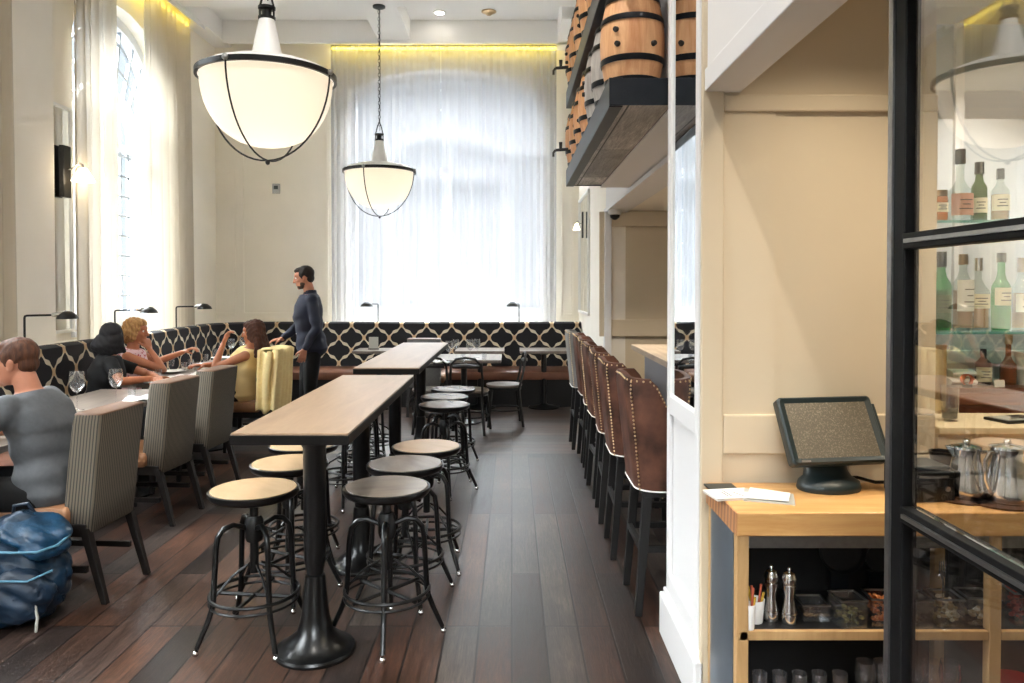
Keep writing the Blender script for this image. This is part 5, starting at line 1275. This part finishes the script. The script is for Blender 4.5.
# panel in a mirror's place, reflected daylight put into its pale colour
struct(MB().box(1.53, 3.45, 3.45, 3.5, 0, ZC).build('wall_bar_back', P('bar_back_reflection_tone', '#c9ced2', .12), None))
b = MB(); b.plate([rect(1.60,3.3,1.2,3.2), rect(1.66,3.24,1.26,3.14)], 3.425, 3.45, AX['back']); struct(b.build('trim_bar_back', M['wall_white'], bevel=.004))
b = MB(); b.box(2.02,2.06,3.43,3.45,1.2,3.2); b.box(2.5,2.54,3.43,3.45,1.2,3.2); struct(b.build('trim_bar_back_bars', M['wall_white']))

# ================================================================ GLAZED STEEL PARTITION
GX = .815; t = thing('glazed_partition', 'black steel framed glass partition with one post and two rails, right foreground', 'glass partition', (GX, 1.56, 0))
MB().box(-.016, .016, -.03, .03, 0, 2.35).build('post', M['frame_black'], t, bevel=.003)
MB().box(-.021, -.016, .012, .03, 0, 2.35).build('post_stop', M['brushed'], t)
zu, zl = 1.643, 1.085
for z, nm in ((zu, 'rail'), (zl, 'rail')):
    r_ = MB().box(-.02, .02, -1.9, -.03, z-.016, z+.016).build(nm, M['frame_black'], t, bevel=.002)
    MB().box(-.026, -.02, -1.9, -.045, z-.004, z+.004).build('bead', M['brushed'], r_); 
for z0, z1 in ((.04, zl-.018), (zl+.018, zu-.018), (zu+.018, 2.3)): MB().box(-.003, .003, -1.9, -.045, z0, z1).build('glass_pane', M['pane_glass'], t)
MB().box(-.025, .025, -1.9, -.045, 0, .04).build('bottom_rail', M['frame_black'], t); MB().box(-.025, .025, -1.9, -.045, 2.30, 2.35).build('top_rail', M['frame_black'], t)

# ---- downlights over station and bottles, plus fill lamps added for bar and header
def spot(loc, label, e, col=(1,.78,.5), r=.06, ang=120):
    t = thing('recessed_spotlight', label, 'downlight', loc, 0, 'recessed downlights over bar and station')
    MB().lathe([(r,-.004),(r+.02,-.004),(r+.02,0),(r,0)], n=24, cap0=False, cap1=False).build('bezel', M['brushed'], t, smooth=True)
    l = bpy.data.lights.new('spotlight_lamp', 'SPOT'); l.energy = e; l.color = col; l.spot_size = radians(ang); l.spot_blend = .8; l.shadow_soft_size = r
    o = bpy.data.objects.new('spotlight_lamp', l); COL.objects.link(o); o.parent = t; o.location = (0,0,-.02); return t
struct(MB().box(.82, 3.45, -2.2, 3.45, 2.75, 2.85).build('ceiling_station', M['tan_wall']))
spot((1.15, 2.1, 2.75), 'recessed warm downlight over the service station', 22, (1,.86,.66))
spot((1.9, 1.9, 2.75), 'recessed warm downlight over the steel jugs', 24, (1,.84,.62))
spot((-.75, 2.9, ZC), 'unseen fill lamp added in the ceiling above the front bar table', 105, (1,.95,.88), ang=150)  # added lamp, brightens barrels and header from above
spot((-.5, .4, ZC), 'unseen fill lamp added in the ceiling on the camera side of the room', 85, (1,.95,.88), ang=150)  # added lamp, lifts the header face and near floor
spot((1.45, 4.3, 2.32), 'warm fill lamp added over the bar counter near end', 30, (1,.87,.7))  # added lamp, lightens the bar interior
spot((1.45, 6.2, 2.32), 'warm fill lamp added over the bar counter far end', 45, (1,.87,.7))  # added lamp, lightens the far wall of the bar
spot((2.0, 2.95, 2.75), 'recessed downlight over the bottle shelves', 30, (1,.9,.78))
# ================================================================ THINGS ON THE TABLES
ZT = .75
def onT(px, py): Y = (CAM_Z-ZT)*F/(py-287); return (at(px,Y), Y, ZT)
gA, gB, gC = 'wine glasses on the near dining table', 'glasses on the crowded middle table', 'glasses on the corner table'
wine_glass(onT(76, 411), 'wine glass beside the grey-shirted man\'s shoulder, left of two on the near table', gA, 1.18)
wine_glass(onT(115, 405), 'wine glass before the black-haired woman, right of two on the near table', gA, 1.14)
t0 = tumbler(None, 0, 0, 'small water tumbler at the far end of the near dining table', 'tumbler on the near table', .028, .085)
t0.location = onT(131, 399)
def tum(p, label, grp): return dup(t0, onT(*p), 0, label, grp)
for p, lab in (((158,379),'tumbler at the near edge of the crowded middle table'),((183,371),'tumbler standing behind the white napkin on the middle table'),((190,368),'tumbler right beside the pair in the middle of the crowded table'),((196,371),'tumbler closest to the third empty chair, crowded table'),((171,366),'tumbler by the blonde woman\'s outstretched hand')): tum(p, lab, gB)
for p, lab in (((205,362),'tumbler on the corner table before the white plates'),((214,356),'tumbler at the banquette side of the corner table'),((250,352),'tumbler half hidden by the forearm of the woman in yellow')): tum(p, lab, gC)
for p, s, lab in (((222,360),.95,'wine glass left of the three standing in the banquette corner'),((231,358),1.0,'wine glass middle of the three standing in the banquette corner'),((242,356),1.0,'wine glass right of the three standing in the banquette corner')): wine_glass(onT(*p), lab, gC, s, 20)
for p, s, lab in (((449,362),1.05,'wine glass left end of the row on the back table'),((456,359),1.0,'wine glass second from left on the back table'),((470,360),1.05,'wine glass third from left on the back table'),((477,358),1.0,'wine glass fourth from left on the back table')): wine_glass(onT(*p), lab, 'wine glasses on the back table', s, 20)
for p, lab in (((463,362),'tumbler between the wine glasses on the back table'),((484,361),'tumbler at right end of the back table')): tum(p, lab, 'tumblers on the back table')
def plate(p, label, r=.12, grp='plates on the dining tables'):
    return lathe_thing('plate', 'plate', label, onT(*p), [('plate_body', [(0,0),(r*.6,0),(r*.65,.004),(r,.018),(r,.021),(r*.64,.008),(0,.006)], M['white_china'], 36), ('foot_ring', [(r*.5,-.0),(r*.55,0),(r*.55,.003),(r*.5,.003)], M['white_china'], 24)], grp)
plate((152,383), 'white plate at the near end of the crowded middle table', .11); plate((170,373), 'white plate before the blonde woman', .11); plate((222,359), 'white plate on the corner table before the woman in yellow', .12)
plate((205,366), 'white oval-looking plate at the far end of the middle table', .12)
def napkin(p, label, rz, w=.1, l=.14):
    x, y, z = onT(*p); t = thing('napkin', label, 'napkin', (x, y, z), radians(rz), 'white napkins on the tables')
    v = []; f = []; n = 10
    for i in range(n+1):
        for j in range(n+1):
            u, q = i/n*2-1, j/n*2-1; v.append((u*w, q*l, .012 + .012*sin(u*5+q*3)*cos(q*4) + .008*(1-u*u)))
    for i in range(n):
        for j in range(n): a = i*(n+1)+j; f.append((a,a+1,a+n+2,a+n+1))
    b = MB(); b.v = v; b.f = f; b.build('cloth', M['linen'], t, smooth=True, solid=.004, angle=0)
    MB().box(-w*.7,w*.7,-l*.7,l*.7,0,.008).build('lower_fold', M['linen'], t, bevel=.003)
napkin((140,401), 'crumpled white napkin at the far end of the near table', 20, .1, .13); napkin((178,379), 'white napkin at the near side of the crowded middle table', -15); napkin((200,376), 'white napkin beside the third empty chair', 10, .08, .12); napkin((236,362), 'folded white napkin on the corner table', 0, .07,.1); napkin((440,363), 'folded white napkin at left of the back table', 10, .08, .1)
x, y, z = onT(74, 412); t = thing('cutlery_roll', 'small wrapped cutlery lying by the left wine glass on the near table', 'cutlery', (x-.1, y+.02, z), radians(70)); MB().box(-.1,.1,-.02,.02,0,.006).build('napkin_wrap', M['linen'], t, bevel=.002); MB().cyl((-.09,0,.009),(.1,0,.009),.004,.003,8).build('knife', M['chrome'], t, smooth=True)
t = thing('menu_card', 'dark rectangular menu holder standing on the back banquette table', 'menu', (at(372,9.5), 9.6, ZT), 0); MB().box(-.07,.07,-.01,.01,0,.012).build('holder', M['dark_wood'], t); MB().box(-.06,.06,-.002,.002,.012,.16).build('card', M['grey_paper'], t)
for px, lab in ((421, 'small white cup on the back table left of the wine glasses'),):
    lathe_thing('small_cup', 'cup', lab, (at(px,8.7), 8.7, ZT), [('cup_body', [(0,0),(.022,0),(.034,.06),(.031,.06),(.02,.006),(0,.006)], M['white_china'], 20), ('saucer', [(0,0),(.05,.0),(.06,.008),(0,.004)], M['white_china'], 24)])

# ================================================================ BACKPACK on the floor
def backpack():
    x, y = at(18, 3.45), 3.45; t = thing('backpack', 'crumpled bright blue backpack on floor beside the grey-shirted man\'s chair', 'backpack', (x, y, 0), radians(14))
    blue = P('blue_nylon', '#08283e', .42, var=.5, scale=16, bump=.8); dk = P('dark_navy_nylon', '#0b2236', .5, var=.3, scale=10); pale = P('pale_blue_piping', '#4f8098', .5)
    crease = lambda co, no: co + no*(.016*sin(co.x*34+co.z*22)*sin(co.y*30-co.z*29) + .010*abs(sin(co.z*46+co.x*24+co.y*15)))
    b = MB(); b.ball((0,0,.20), (.21,.15,.20), 24, 16); b.ball((-.02,0,.36), (.16,.13,.14), 20, 12); b.ball((-.06,.02,.10), (.23,.16,.10), 24, 12)
    remeshed(b, 'main_compartment', blue, t, .011, 6, lambda co, no: (lambda p: V(p.x, p.y, max(p.z, .002)))(crease(co, no)))
    b = MB(); b.m = Matrix.Translation((.03,-.13,.17)); b.ball((0,0,0), (.15,.06,.12), 20, 12); b.m = None
    remeshed(b, 'front_pocket', dk, t, .010, 5, crease)
    b = MB(); b.m = Matrix.Translation((.07,-.03,.43)) @ Matrix.Rotation(radians(14), 4, 'Y') @ Matrix.Rotation(radians(12), 4, 'X'); b.ball((0,0,0), (.15,.13,.045), 24, 12); b.ball((.06,-.05,-.03), (.10,.09,.04), 20, 10)
    remeshed(b, 'top_flap', P('bright_blue_nylon', '#0c3753', .4, var=.45, scale=18, bump=.8), t, .009, 4, crease)
    MB().tube([(-.10,-.15,.40),(-.04,-.175,.385),(.04,-.185,.38),(.12,-.17,.37),(.19,-.12,.38),(.215,-.04,.40)], .006, 8).build('piping', pale, t, smooth=True)
    MB().tube([(-.12,-.13,.30),(-.03,-.185,.26),(.09,-.19,.25),(.17,-.13,.27)], .005, 8).build('zip', pale, t, smooth=True)
    for s in (-1, 1): MB().tube([(s*.08-.02,.10,.44),(s*.1-.02,.19,.36),(s*.11-.02,.2,.2),(s*.1-.02,.17,.06)], [.016,.02,.02,.014], 8).build('shoulder_strap', dk, t, smooth=True)
    MB().tube([(-.05,.05,.47),(-.04,.04,.53),(.02,.03,.54),(.05,.04,.48)], .009, 8).build('carry_handle', dk, t, smooth=True)
    MB().tube([(.11,-.165,.15),(.125,-.18,.08),(.12,-.185,.02)], .006, 6).build('hanging_strap', M['grey_paper'], t, smooth=True)
backpack()
# ================================================================ CAMERA
cd = bpy.data.cameras.new('camera'); cam = bpy.data.objects.new('camera', cd); COL.objects.link(cam)
cam.location = (0, 0, CAM_Z); PITCH = 1.0; cam.rotation_euler = (radians(90-PITCH), 0, 0)
cd.sensor_width = 36; cd.lens = 36*F/1024; cd.clip_start = .05; cd.clip_end = 200
cd.shift_y = -(54.5 - F*math.tan(radians(PITCH)))/1024
SC.camera = cam
SC.view_settings.view_transform = 'Standard'; SC.view_settings.look = 'None'; SC.view_settings.gamma = 1; SC.view_settings.use_curve_mapping = False
SC.view_settings.exposure = 1.78
SC.cycles.max_bounces = 10; SC.cycles.diffuse_bounces = 5; SC.cycles.transparent_max_bounces = 24; SC.cycles.sample_clamp_indirect = 6
SC.cycles.use_denoising = True
